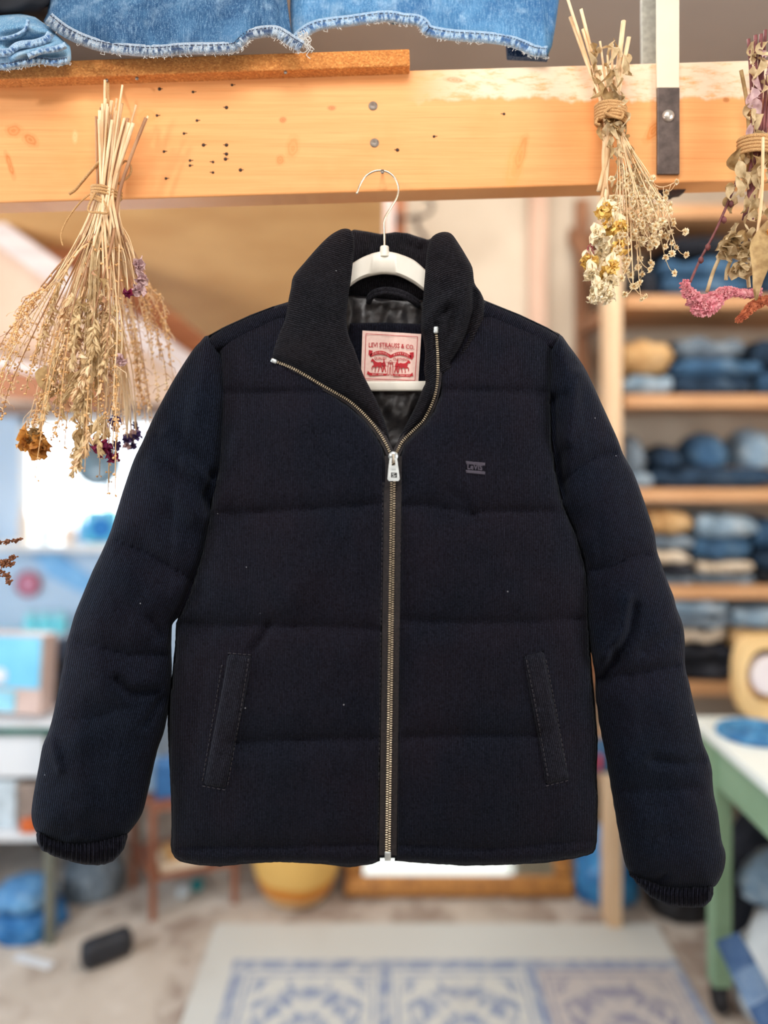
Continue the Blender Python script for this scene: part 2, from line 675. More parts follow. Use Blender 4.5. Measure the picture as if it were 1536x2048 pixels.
# posts on the back wall
m = MB(); m.box2(P(728, 470, 2.56) * 1, P(790, 470, 2.56) + Vector((0, .06, 0)), 0.004)
a, b = P(728, 0, 2.56).x, P(789, 0, 2.56).x
m = MB(); m.box2((a, 2.56, 0), (b, 2.62, ZC), .004); struct('trim_post_pale', m, plain('lilac_white_timber', rgb(226, 206, 200), rgb(206, 184, 178), 5, 0.7, 0, 0, .002, (10, 10, 1)))
a, b = P(789, 0, 2.62).x, P(812, 0, 2.62).x
m = MB(); m.box2((a, 2.62, 0), (b, 2.68, ZC), .004); struct('trim_post_orange', m, BROWN)
a, b = P(1060, 0, 2.7).x, P(1094, 0, 2.7).x
m = MB(); m.box2((a, 2.69, 0), (b, 2.75, ZC), .004); struct('trim_post_pink', m, plain('pinkish_timber', rgb(205, 172, 150), rgb(190, 156, 134), 5, 0.7, 0, 0, .002, (10, 10, 1)))

# ---- the big beam
ZBM = 1.13
ZM = 1.10
t = NT('orange_pine')
v = t.coords('Object')
grain = t.noise(t.coords('Object', (1.1, 1.0, 34)), 3.0, 6, 0.6, 0.8)
fine = t.noise(t.coords('Object', (5.0, 1.0, 420)), 1.0, 3, 0.6)
blotch = t.noise(v, 5.0, 4, 0.55)
c = t.mix(t.ramp(grain, 0.30, 0.72), rgb(232, 160, 98), rgb(237, 170, 108))
c = t.mix(t.math('MULTIPLY', t.ramp(blotch, 0.5, 0.75), 0.5), c, rgb(228, 144, 76))
c = t.mix(t.math('MULTIPLY', t.ramp(fine, 0.52, 0.74), 0.34), c, rgb(204, 122, 60))
sx = t.node('ShaderNodeSeparateXYZ', Vector=v).outputs
# old whitewash left along the top edge, towards the right end
edge = t.math('ADD', sx[2], t.math('MULTIPLY', t.noise(t.coords('Object', (30, 1, 6)), 1.0, 3), 0.035))
wm = t.math('MULTIPLY', t.ramp(edge, 0.062, 0.070), t.ramp(sx[0], 0.02, 0.16))
wm = t.math('MULTIPLY', wm, t.ramp(t.noise(t.coords('Object', (9, 1, 30)), 3.0, 5, 0.7), 0.25, 0.55))
c = t.mix(t.math('MULTIPLY', wm, 0.85), c, rgb(238, 216, 190))


def knot(c, px, py, rx, ry, col, rot=0.0, k=0.8):
    p = P(px, py, ZBM) - beam_c
    mp = t.n.new('ShaderNodeMapping')
    mp.vector_type = 'TEXTURE'
    mp.inputs['Location'].default_value = (p.x, 0, p.z)
    mp.inputs['Rotation'].default_value = (0, rot, 0)
    mp.inputs['Scale'].default_value = (rx / FPX * ZBM, 50, ry / FPX * ZBM)
    tc = t.n.new('ShaderNodeTexCoord')
    t.l.new(tc.outputs['Object'], mp.inputs['Vector'])
    L = t.n.new('ShaderNodeVectorMath'); L.operation = 'LENGTH'
    t.l.new(mp.outputs[0], L.inputs[0])
    d = t.math('ADD', L.outputs['Value'], t.math('MULTIPLY', t.noise(v, 60.0, 3), 0.7))
    f = t.math('SUBTRACT', 1.0, t.ramp(d, 0.75, 1.45))
    ring = t.math('MULTIPLY', f, t.math('ADD', t.math('MULTIPLY', t.math('SINE', t.math('MULTIPLY', d, 16.0)), 0.25), 0.75))
    return t.mix(t.math('MULTIPLY', ring, k), c, col)


beam_c = P(768, 262, ZBM) + Vector((0, 0.026, 0))
for kn in ((1042, 308, 13, 50, rgb(214, 128, 62), 0.25, .8), (1030, 330, 22, 70, rgb(232, 156, 84), 0.2, .6), (28, 262, 20, 16, rgb(206, 118, 50), 0, .7), (20, 330, 8, 34, rgb(196, 110, 40), -.3, .8), (62, 280, 22, 14, rgb(196, 116, 50), .6, .8), (566, 240, 10, 8, rgb(190, 112, 60), 0, .9), (664, 216, 11, 7, rgb(186, 108, 60), 0, .9),
           (586, 296, 17, 30, rgb(222, 138, 72), 0.1, .7), (560, 320, 12, 14, rgb(212, 126, 62), 0, .8), (1308, 260, 14, 40, rgb(214, 120, 44), .6, .8), (920, 190, 30, 8, rgb(226, 160, 96), 0, .6), (910, 160, 26, 7, rgb(190, 128, 76), 0.1, .7), (1452, 200, 8, 6, rgb(170, 100, 50), 0, .9), (296, 232, 30, 20, rgb(228, 146, 76), 0, .5), (150, 275, 7, 16, rgb(250, 205, 150), 0, .6)):
    c = knot(c, *kn)
sy = sx[1]
under = t.math('LESS_THAN', sx[2], -0.0905)
t.color(c); t.set(Roughness=0.55); t.b.inputs['Specular IOR Level'].default_value = 0.3
t.bump(t.math('ADD', grain, t.math('MULTIPLY', fine, 0.6)), 0.25, 0.002)
PINE = t.m
hw = 1.25
hh = 241 / 2 / FPX * ZBM
vsb, tilt = [], 0.0295
m = MB()
m.box((0, 0, 0), (2 * hw, 0.052, 2 * hh), 0.003)
Mt = Matrix.Translation(beam_c) @ Matrix.Rotation(-math.atan(tilt), 4, 'Y')
# px slope: right end is higher
m.v = [Mt @ p for p in m.v]
beam = m.build('wooden_beam', PINE, None, False, origin=beam_c)
tag(beam, 'wide orange pine beam across the top, with nail holes and bolts', 'beam', None, 'structure')
HOLE = plain('dark_hole', rgb(58, 32, 20), rgb(40, 24, 16), 50)
for hx, hy in ((319, 178), (386, 184), (464, 170), (453, 215), (314, 231), (394, 241), (368, 267), (407, 290), (453, 290), (453, 308), (451, 318), (328, 303), (380, 331), (426, 345), (481, 340), (332, 357), (795, 300), (380, 321), (868, 273), (1008, 228), (426, 324)):
    m = MB()
    m.lathe([(0.0, 0), (0.0028 if hx % 2 else 0.0021, 0), (0.0016, 0.0012), (0, 0.0012)], P(hx, hy, ZBM - 0.0002), 10, rotm(PI / 2, 0, 0))
    m.box(P(hx + (3 if hx % 3 else -3), hy - .5, ZBM - .0002), (.0055, .0006, .0007), 0)
    m.build('nail_hole', HOLE, beam)
for hx, hy in ((746, 212), (749, 286)):
    m = MB()
    m.lathe([(0.0, -.004), (0.0068, -.004), (0.0070, 0.0004), (0.0060, 0.0013), (0, 0.0016)], P(hx, hy, ZBM), 18, rotm(PI / 2, 0, 0))
    m.build('bolt_head', plain('dull_zinc', rgb(150, 140, 128), rgb(120, 110, 102), 300, 0.5, 0.6), beam)
# the nail the hanger hangs on, and twine nails
NAIL = plain('nail_steel', rgb(150, 140, 130), None, 80, 0.4, 0.7)
m = MB()
m.tube([P(765, 343.5, ZBM + .005), P(765, 343.5, ZM - .012)], 0.0014, 8)
m.lathe([(0, 0), (.0030, 0), (.0030, .0012), (0, .0014)], P(765, 343.5, ZM - .011), 12, rotm(PI / 2, 0, 0))
m.build('hanging_nail', NAIL, beam)

# particle-board shelf strip lying on the beam
t = NT('particle_board')
v = t.coords('Object')
vo = t.node('ShaderNodeTexVoronoi', Vector=t.coords('Object', (330, 330, 460)), Scale=1.0)
n = t.noise(v, 260, 4, 0.7)
c = t.mix(t.ramp(vo.outputs['Color'], 0.1, 0.9), rgb(178, 104, 44), rgb(240, 170, 92))
c = t.mix(t.ramp(n, 0.35, 0.65), c, rgb(206, 128, 58))
t.color(c); t.set(Roughness=0.85); t.bump(n, 0.8, 0.004)
m = MB()
Lb = 820 + 760
p0 = P(820 - Lb / 2, 0, 1.105)
slope = -0.034
board_c = P((820 - 760) / 2, 141, 1.105)
m.box((0, .10, 0), (Lb / FPX * 1.105, .20, 0.0255), 0.002)
Mt2 = Matrix.Translation(board_c) @ Matrix.Rotation(math.atan(slope), 4, 'Y')
m.v = [Mt2 @ p for p in m.v]
chip = tag(m.build('chipboard_shelf', t.m, None, False), 'rough orange particle-board shelf lying on the beam under the denim', 'shelf')

# steel straps bolted over the beam on the right
STRAPD = plain('bare_dark_steel', rgb(112, 98, 92), rgb(84, 74, 70), 60, 0.5, 0.5, 0.3, .001)
STRAPW = plain('cream_painted_steel', rgb(234, 220, 194), rgb(226, 210, 184), 10, 0.5)
sr = thing('steel_strap', P(1336, 348, ZBM - .004), 'flat steel strap bolted to the beam, cream above and bare grey below', 'metal strap')
zst = ZBM - 0.0035
m = MB(); m.box2(P(1314, 175, zst - .003), P(1359, -770, zst - .003) + Vector((0, .005, 0)), .001); m.build('painted_section', STRAPW, sr, False)
m = MB(); m.box2(P(1315, 348, zst - .003), P(1359.5, 175, zst - .003) + Vector((0, .005, 0)), .001); m.build('bare_section', STRAPD, sr, False)
m = MB(); m.lathe([(0, -.002), (.0092, -.002), (.0090, .002), (.0065, .0052), (.0025, .0068), (0, .007)], P(1336, 232, zst - .003), 22, rotm(PI / 2, 0, 0))
m.build('bolt_head', plain('bright_zinc', rgb(232, 226, 215), None, 80, 0.3, 0.7), sr)
m = MB(); m.box2(P(1283, 150, 1.20), P(1322, -670, 1.20) + Vector((0, .006, 0)), .001)
tag(m.build('hanging_strap', plain('galvanised_grey', rgb(176, 176, 166), rgb(150, 150, 142), 120, 0.5, 0.4), None, False), 'grey galvanised strap running up behind the cream steel strap', 'metal strap')
m = MB()
pts = [(1312, 372), (1345, 370), (1365, 374), (1372, 379), (1368, 385), (1355, 387), (1350, 391), (1312, 390)]
m.prism([P(x, y, 1.16) for x, y in pts], (0, .02, 0))
o = m.build('rusty_bracket', plain('rusty_iron', rgb(70, 52, 48), rgb(46, 36, 34), 200, 0.7, 0.2), None, False); fix_normals(o)
tag(o, 'small dark rusty bracket fixed under the beam', 'bracket')

# ================================================================== JACKET

CORD = corduroy('black_corduroy', (0.0010, 0.0014, 0.0032, 1), (0.0195, 0.0222, 0.0370, 1))
CORD_SLV = corduroy('corduroy_sleeve_flare_tint', (0.0009, 0.0016, 0.0038, 1), (0.0160, 0.0228, 0.0420, 1))  # blue flare tint over the sleeves is mixed into their cloth colour
CORD_FLAP = corduroy('black_corduroy_collar', (0.0011, 0.0012, 0.0019, 1), (0.0265, 0.0265, 0.0330, 1), 3.8)
LINING = plain('dark_satin_lining', rgb(50, 46, 46), rgb(28, 27, 30), 60, 0.42, 0, 0.3, 0.004)
FACING = plain('dark_facing_tape', rgb(42, 36, 38), rgb(24, 22, 26), 200, 0.8)
THREAD = plain('grey_stitch_thread', rgb(64, 60, 66), rgb(40, 38, 44), 300, 0.8)
BRASS = plain('brushed_nickel_brass', rgb(200, 186, 160), rgb(150, 138, 118), 200, 0.35, 0.85)
STEEL = plain('polished_steel', rgb(215, 222, 222), rgb(180, 188, 190), 80, 0.3, 0.55)
WHITEP = plain('white_plastic', rgb(238, 234, 222), rgb(228, 222, 208), 20, 0.45)

wid_y = [560, 620, 680, 800, 1000, 1250, 1500, 1740]
wid_w = [200, 280, 350, 385, 410, 425, 432, 432]


def bulge(V2):
    w = np.interp(V2[:, 1], wid_y, wid_w)
    t = np.clip((V2[:, 0] - 770) / (w + 12), -1, 1)
    b = 0.070 * np.sqrt(np.maximum(0, 1 - t * t) + 1e-4)
    q = np.clip((V2[:, 1] - 590) / 260, 0, 1)
    return b * (0.35 + 0.65 * q * q * (3 - 2 * q))


front_base = lambda V2: ZM - bulge(V2)
back_base = lambda V2: ZM + 0.012 + 0.6 * bulge(V2)

jacket = thing('puffer_jacket', P(770, 1734, ZM), 'black corduroy quilted zip-up jacket with stand collar, hanging on a white hanger', 'jacket')

body_rib = lambda V2: (V2[:, 0] - 770) * (1 + (V2[:, 1] - 1200) * 0.00003)
wr = lambda seed, a=0.0035, s=90: (lambda V2: vnoise(V2 * np.array([1.0, 0.8]), s, seed, a) + vnoise(V2, 32, seed + 3, a * 0.35))

# zip line
zipL = [(548, 722), (580, 734), (612, 751), (640, 768), (672, 786), (700, 803), (728, 828), (752, 856), (770, 884), (781, 908)]
zipR = [(872, 662), (875, 700), (876, 740), (873, 775), (865, 805), (848, 838), (825, 862), (806, 881), (796, 898), (790, 912)]
zx = lambda y: 786.5 + (y - 912) * (775.5 - 786.5) / (1718 - 912)

# ---- back panel (outer cloth) and lining
back_out = [(575, 604), (500, 632), (440, 658), (415, 672), (432, 720), (440, 820), (420, 1000), (392, 1150), (356, 1246), (351, 1290), (346, 1340),
            (338, 1400), (336, 1450), (339, 1520), (343, 1600), (343, 1690), (352, 1712), (500, 1722), (770, 1716), (1050, 1722), (1185, 1700), (1193, 1640),
            (1194, 1540), (1195, 1480), (1190, 1400), (1184, 1340), (1178, 1290), (1165, 1150), (1120, 1000), (1104, 820), (1108, 720), (1120, 668), (1040, 632), (968, 604),
            (900, 600), (845, 598), (770, 600), (690, 598), (640, 600)]
inflate('back_panel', back_out, back_base, -0.004, 60, CORD, jacket, hb=0.03, step=16, rib=body_rib)
lin_out = [(640, 586), (690, 588), (770, 598), (850, 600), (905, 600), (960, 640), (940, 800), (900, 930), (640, 930), (560, 800), (600, 640)]
LZ = ZM + 0.026
lin_obj = inflate('lining', lin_out, LZ, 0.004, 40, LINING, jacket, hb=0.004, step=5, extra=lambda V2: vnoise(V2 * np.array([1.0, 0.55]), 24, 4, 0.007) + vnoise(V2, 9, 9, 0.0014), rnd=0)
inflate('neck_facing', [(700, 646), (770, 645), (848, 648), (905, 650), (905, 776), (700, 776), (690, 700)], LZ - 0.012, 0.003, 10, CORD, jacket, hb=0.003, step=5, rib=lambda V2: V2[:, 0])
# ---- collar back stand, behind the hanger
inflate('collar_back', [(694, 480), (698, 464), (708, 459), (735, 463), (762, 468), (790, 464), (815, 466), (838, 474), (856, 479), (880, 470), (905, 480), (930, 560),
                        (900, 612), (850, 603), (800, 607), (770, 603), (735, 598), (690, 590), (650, 596), (640, 560), (664, 510)], ZM + 0.032, 0.012, 30, CORD_FLAP, jacket, hb=0.016, step=5,
        strokes=[([(790, 462), (812, 490), (845, 500)], -0.006, 7), ([(735, 462), (745, 485)], -0.004, 8), ([(850, 478), (835, 510), (842, 560)], -0.006, 8)],
        rib=lambda V2: V2[:, 0] + 0.1 * V2[:, 1], extra=wr(11, 0.003, 40))
# hanging loop
m = MB()
loop = smooth_line([P(737, 600, ZM + 0.016), P(741, 591, ZM + 0.010), P(752, 583, ZM + .006), P(772, 579, ZM + .004), P(797, 583, ZM + .004), P(820, 593, ZM + 0.006), P(838, 606, ZM + 0.016)], 5)
for dz in (0.0, 0.0035):
    m.tube([p + Vector((0, 0, -dz * 1.3)) for p in loop], 0.0042, 8)
m.build('hanging_loop', CORD_FLAP, jacket)

# ---- front panels
yokeL = [(448, 694), (500, 667), (560, 641), (600, 628)]
yokeR = [(945, 628), (985, 638), (1040, 664), (1098, 694)]
hemL, hemR = [(330, 1697), (560, 1694), (770, 1690)], [(770, 1690), (980, 1700), (1200, 1680)]
fl_out = [(436, 700), (440, 676), (450, 666), (500, 642), (560, 619), (612, 632), (625, 745), (655, 782), (700, 815), (728, 840), (750, 868), (766, 896), (775, 925),
          (770, 1100), (766, 1300), (762, 1500), (760, 1722), (745, 1728), (700, 1735), (640, 1728), (560, 1724), (500, 1727), (440, 1733), (400, 1731), (376, 1727), (360, 1723), (349, 1715), (343, 1704), (341, 1690),
          (343, 1650), (342, 1600), (338, 1520), (335, 1450), (337, 1400), (345, 1340), (350, 1290), (352, 1246), (380, 1180), (395, 1130), (405, 1090), (415, 1040), (422, 1000),
          (434, 940), (438, 880), (440, 800), (438, 750)]
seamsL = [[(430, 786), (520, 784), (660, 785)], [(405, 1029), (470, 1027), (560, 1022), (660, 1016), (766, 1008)], [(350, 1243), (400, 1248), (450, 1251), (540, 1250), (660, 1255), (764, 1258)],
          [(468, 1486), (600, 1480), (762, 1477)], hemL, (yokeL, 14.0)]
FPL = inflate('front_panel', fl_out, front_base, 0.030, 66, CORD, jacket, seams=seamsL, hb=0.004, edge=.9, rib=body_rib, extra=wr(1), rnd=0.5,
        strokes=[([(540, 1250), (520, 1280), (505, 1300)], -0.006, 9), ([(620, 1140), (560, 1210)], 0.004, 30), ([(405, 1330), (380, 1560)], -0.004, 18), ([(345, 1252), (420, 1262)], -0.006, 12),
                 ([(470, 880), (452, 960), (432, 1040)], 0.005, 16)])
fr_out = [(1110, 700), (1106, 676), (1096, 666), (1040, 641), (985, 617), (942, 628), (905, 700), (878, 740), (880, 790), (868, 822), (850, 848), (826, 872), (808, 890), (800, 912), (799, 925),
          (797, 1100), (794, 1300), (792, 1500), (789, 1722), (850, 1727), (930, 1732), (1010, 1730), (1090, 1726), (1150, 1717), (1174, 1711), (1186, 1706), (1191, 1698), (1194, 1684), (1196, 1600),
          (1193, 1540), (1196, 1480), (1192, 1440), (1188, 1400), (1185, 1360), (1181, 1290), (1179, 1245), (1176, 1150), (1160, 1085), (1128, 1010), (1112, 940), (1104, 880), (1102, 800), (1104, 730)]
seamsR = [[(868, 779), (960, 782), (1040, 783), (1106, 787)], [(796, 1010), (870, 1013), (915, 1020), (943, 1029), (968, 1021), (1040, 1022), (1130, 1026)],
          [(794, 1240), (850, 1243), (900, 1246), (1050, 1245), (1180, 1236)], [(792, 1475), (900, 1473), (1080, 1471)], hemR, (yokeR, 14.0)]
FPR = inflate('front_panel', fr_out, front_base, 0.030, 66, CORD, jacket, seams=seamsR, hb=0.004, edge=.9, rib=body_rib, extra=wr(2), rnd=0.5,
        strokes=[([(943, 1028), (930, 1000), (900, 985)], -0.004, 10), ([(1100, 900), (1112, 1000), (1150, 1080)], 0.005, 18), ([(1120, 1300), (1160, 1560)], -0.004, 18)])
# yokes over the shoulders
ribA = lambda V2: (V2[:, 0] * 0.90 - V2[:, 1] * 0.42)
ribB = lambda V2: (V2[:, 0] * 0.90 + V2[:, 1] * 0.42)
inflate('shoulder_yoke', [(406, 686), (424, 668), (445, 655), (500, 630), (545, 613), (590, 600), (640, 600), (640, 640), (600, 634), (560, 646), (500, 672), (448, 698), (424, 704)], lambda V2: front_base(V2) - 0.010, 0.013, 26, CORD, jacket, hb=0.002, step=5, rib=ribA)
inflate('shoulder_yoke', [(1134, 690), (1118, 669), (1095, 655), (1040, 629), (1000, 613), (968, 600), (920, 600), (920, 640), (945, 634), (985, 644), (1040, 670), (1098, 699), (1122, 706)], lambda V2: front_base(V2) - 0.010, 0.013, 26, CORD, jacket, hb=0.002, step=5, rib=ribB)

# ---- sleeves
sl_out = [(415, 671), (400, 684), (384, 702), (350, 755), (325, 800), (303, 843), (284, 885), (268, 918), (253, 960), (240, 1000), (222, 1060), (203, 1105), (185, 1142), (165, 1190), (150, 1227),
          (140, 1262), (132, 1292), (124, 1340), (119, 1365), (108, 1422), (98, 1460), (85, 1492), (78, 1530), (70, 1572), (64, 1610), (63, 1635), (68, 1656), (80, 1672), (110, 1686), (150, 1696),
          (190, 1692), (225, 1684), (250, 1672), (270, 1650), (285, 1625), (294, 1592), (302, 1556), (315, 1500), (326, 1470), (333, 1440), (337, 1400), (343, 1350), (341, 1300), (343, 1262), (347, 1245), (366, 1226), (385, 1195),
          (399, 1165), (407, 1130), (415, 1090), (426, 1040), (434, 1000), (447, 940), (453, 880), (457, 800), (455, 760), (449, 722), (434, 694)]
axL = lambda y: np.interp(y, [670, 760, 900, 1100, 1245, 1400, 1560, 1690], [425, 400, 360, 310, 250, 222, 184, 165])
ribL = lambda V2: (V2[:, 0] - axL(V2[:, 1])) * 0.86 + 0.10 * (1200 - V2[:, 1]) * np.clip((1250 - V2[:, 1]) / 500, 0, 1)
slv = lambda V2: ZM - 0.014 - 0.30 * bulge(V2) * (np.clip((V2[:, 1] - 640) / 200, 0, 1))
inflate('sleeve', sl_out, slv, 0.056, 84, CORD_SLV, jacket, hb=0.05, soft=3, rib=ribL, rnd=0.34, extra=wr(5, 0.006, 70),
        seams=[([(285, 860), (335, 882), (385, 912), (425, 952), (445, 975)], 0), ([(215, 1075), (300, 1108), (350, 1140), (405, 1170)], 0), ([(128, 1278), (200, 1296), (265, 1312), (345, 1310)], 0),
               ([(100, 1440), (170, 1440), (240, 1420), (335, 1398)], 14), ],
        strokes=[([(330, 872), (372, 925), (420, 960)], 0.0150, 16), ([(425, 952), (412, 990), (425, 1015)], -0.0195, 10), ([(300, 930), (350, 985), (395, 1030)], 0.0120, 20), ([(436, 1080), (395, 1150), (350, 1240)], -0.0150, 12),
                 ([(232, 1360), (262, 1388), (310, 1384)], -0.0150, 10), ([(300, 1240), (320, 1270)], -0.0090, 9), ([(430, 700), (446, 760), (446, 880)], -0.0045, 9), ([(100, 1470), (118, 1540)], 0.0075, 8),
                 ([(290, 1450), (320, 1400)], -0.0120, 8), ([(120, 1690), (160, 1672), (200, 1684)], 0.0075, 10)])
sr_out = [(1120, 669), (1137, 690), (1166, 730), (1184, 765), (1200, 800), (1219, 842), (1236, 880), (1246, 908), (1262, 936), (1273, 960), (1291, 1010), (1301, 1040), (1309, 1066), (1314, 1102), (1324, 1130), (1336, 1165), (1347, 1192), (1353, 1216), (1364, 1244),
          (1369, 1272), (1370, 1310), (1371, 1336), (1379, 1368), (1386, 1401), (1398, 1450), (1406, 1486), (1417, 1512), (1424, 1540), (1425, 1560), (1428, 1590), (1436, 1626), (1443, 1680), (1451, 1706), (1449, 1735), (1438, 1762), (1424, 1776),
          (1390, 1782), (1340, 1782), (1300, 1772), (1268, 1755), (1251, 1730), (1242, 1690), (1233, 1640), (1222, 1575), (1213, 1520), (1205, 1480), (1198, 1440), (1193, 1400), (1192, 1366), (1187, 1330), (1180, 1290), (1175, 1245), (1171, 1170),
          (1168, 1122), (1152, 1086), (1146, 1060), (1128, 1025), (1115, 1000), (1110, 975), (1100, 930), (1094, 870), (1093, 800), (1098, 740), (1098, 700), (1106, 684)]
axR = lambda y: np.interp(y, [670, 800, 1000, 1245, 1400, 1600, 1780], [1110, 1150, 1210, 1270, 1290, 1325, 1350])
ribR = lambda V2: (V2[:, 0] - axR(V2[:, 1])) * 0.95 - 0.12 * (1000 - V2[:, 1]) * np.clip((1000 - V2[:, 1]) / 300, 0, 1)
inflate('sleeve', sr_out, slv, 0.056, 84, CORD_SLV, jacket, hb=0.05, soft=3, rib=ribR, rnd=0.34, extra=wr(6, 0.006, 70),
        seams=[([(1108, 990), (1140, 950), (1178, 920), (1250, 900)], 0), ([(1160, 1145), (1215, 1136), (1250, 1120), (1320, 1104)], 0), ([(1185, 1358), (1260, 1350), (1375, 1328)], 0), ([(1225, 1582), (1330, 1580), (1430, 1574)], 8)],
        strokes=[([(1104, 800), (1108, 900), (1124, 990)], -0.0240, 12), ([(1255, 1200), (1246, 1258), (1213, 1310)], 0.0135, 12), ([(1268, 1210), (1262, 1262), (1236, 1320)], -0.0105, 10), ([(1196, 1365), (1224, 1330), (1228, 1300)], -0.0150, 10),
                 ([(1350, 1268), (1290, 1300)], -0.0075, 14), ([(1415, 1520), (1370, 1530), (1310, 1520)], -0.0105, 12), ([(1160, 745), (1140, 800), (1132, 880)], 0.0120, 14), ([(1134, 790), (1126, 900), (1116, 970)], -0.0120, 10),
                 ([(1150, 730), (1170, 706)], -0.0060, 8), ([(1260, 1757), (1310, 1764), (1330, 1752)], -0.0090, 7)])
# gathered cuffs
def gather(V2, ax, s=8.0, a=0.0052):
    return a * np.sin(V2[:, 0] * 2 * PI / s + vnoise(V2, 30, 3, 3.0)) + vnoise(V2, 10, 5, 0.0016)


inflate('cuff', [(74, 1660), (76, 1690), (88, 1702), (110, 1713), (140, 1723), (165, 1728), (195, 1731), (225, 1723), (245, 1703), (251, 1680), (250, 1668), (225, 1672), (150, 1684), (100, 1674)],
        ZM - 0.03, 0.024, 26, CORD, jacket, hb=0.03, step=3, soft=3, edge=2.6, rib=lambda V2: V2[:, 0] * 0.8, extra=lambda V2: gather(V2, 0))
inflate('cuff', [(1262, 1748), (1266, 1757), (1283, 1776), (1305, 1797), (1340, 1811), (1375, 1816), (1408, 1813), (1424, 1796), (1425, 1772), (1390, 1772), (1330, 1770)],
        ZM - 0.03, 0.024, 26, CORD, jacket, hb=0.03, step=3, soft=3, edge=2.6, rib=lambda V2: V2[:, 0] * 0.8, extra=lambda V2: gather(V2, 0))

# ---- collar
flapL = [(545, 716), (545, 704), (551, 682), (560, 660), (570, 638), (576, 605), (582, 575), (587, 552), (608, 526), (634, 496), (655, 475), (674, 462), (690, 457), (703, 462), (709, 482), (706, 520), (702, 560), (697, 592), (693, 640), (698, 672),
         (708, 696), (718, 724), (726, 748), (740, 776), (754, 803), (767, 836), (776, 866), (783, 900), (780, 906), (770, 884), (752, 856), (728, 828), (700, 803), (672, 786), (640, 768), (612, 751), (580, 734)]
zc = lambda V2: ZM - 0.026 - 0.034 * np.clip((V2[:, 1] - 480) / 300, 0, 1) - 0.016 * np.clip((V2[:, 1] - 640) / 100, 0, 1) * np.clip((700 - V2[:, 0]) / 120, 0, 1)
FLAPL = inflate('collar_flap', flapL, zc, 0.026, 48, CORD_FLAP, jacket, hb=0.02, step=5, soft=3, rib=lambda V2: V2[:, 1] * 0.95 - V2[:, 0] * 0.31 + vnoise(V2, 120, 8, 8), extra=wr(8, 0.0055, 45),
        seams=[([(690, 640), (704, 690), (718, 738), (742, 800), (768, 860)], 26)],
        strokes=[([(690, 460), (698, 500), (696, 560)], -0.006, 7), ([(590, 560), (640, 580), (680, 640)], 0.004, 25), ([(690, 752), (700, 800)], -0.003, 6), ([(570, 640), (650, 720)], -0.003, 20)])
flapR = [(850, 548), (852, 515), (857, 488), (866, 472), (884, 464), (902, 467), (916, 485), (932, 511), (945, 536), (949, 566), (961, 584), (969, 606), (966, 640), (948, 684), (928, 716), (908, 744), (886, 772), (880, 790), (868, 815), (850, 840),
         (826, 864), (807, 883), (796, 900), (791, 906), (793, 890), (802, 868), (816, 842), (833, 808), (846, 776), (851, 764), (848, 740), (850, 706), (846, 676), (841, 655), (845, 610)]
zr = lambda V2: ZM - 0.026 - 0.030 * np.clip((V2[:, 1] - 480) / 300, 0, 1)
FLAPR = inflate('collar_flap', flapR, zr, 0.028, 48, CORD_FLAP, jacket, hb=0.02, step=5, soft=3, rib=lambda V2: V2[:, 1] * 0.93 + V2[:, 0] * 0.36 + vnoise(V2, 90, 9, 10), extra=wr(9, 0.006, 36),
        strokes=[([(949, 566), (949, 620), (935, 670), (905, 725)], -0.018, 6), ([(905, 480), (925, 540), (930, 600)], 0.008, 14), ([(880, 520), (890, 580)], -0.006, 12), ([(930, 620), (915, 680)], 0.006, 10), ([(873, 650), (877, 720), (874, 780), (850, 838)], -0.009, 7), ([(846, 655), (868, 622), (895, 598)], 0.008, 12), ([(868, 640), (890, 620)], -0.006, 8),
                 ([(905, 640), (890, 700), (888, 760)], -0.006, 9), ([(890, 470), (900, 540), (912, 600)], 0.003, 12)])


from mathutils.bvhtree import BVHTree


def bvh_of(objs):
    vs, fs = [], []
    for o in objs:
        off, b = wloc(o), len(vs)
        vs += [v.co + off for v in o.data.vertices]
        fs += [tuple(b + i for i in p.vertices) for p in o.data.polygons]
    return BVHTree.FromPolygons(vs, fs)


BODYT = bvh_of([FPL, FPR])
EYE = Vector((0, 0, CH))


def surf(px, py, lift=0.0, tree=None):
    """distance of the front cloth at a photo point"""
    for dx in (0, 3, -3, 8, -8, 14, -14, 20, -20):
        hit = (tree or BODYT).ray_cast(EYE, (P(px + dx, py, 1.0) - EYE).normalized())
        if hit[0] is not None:
            return hit[0].y - lift
    return float(front_base(np.array([[px, py]]))[0]) - lift - 0.02


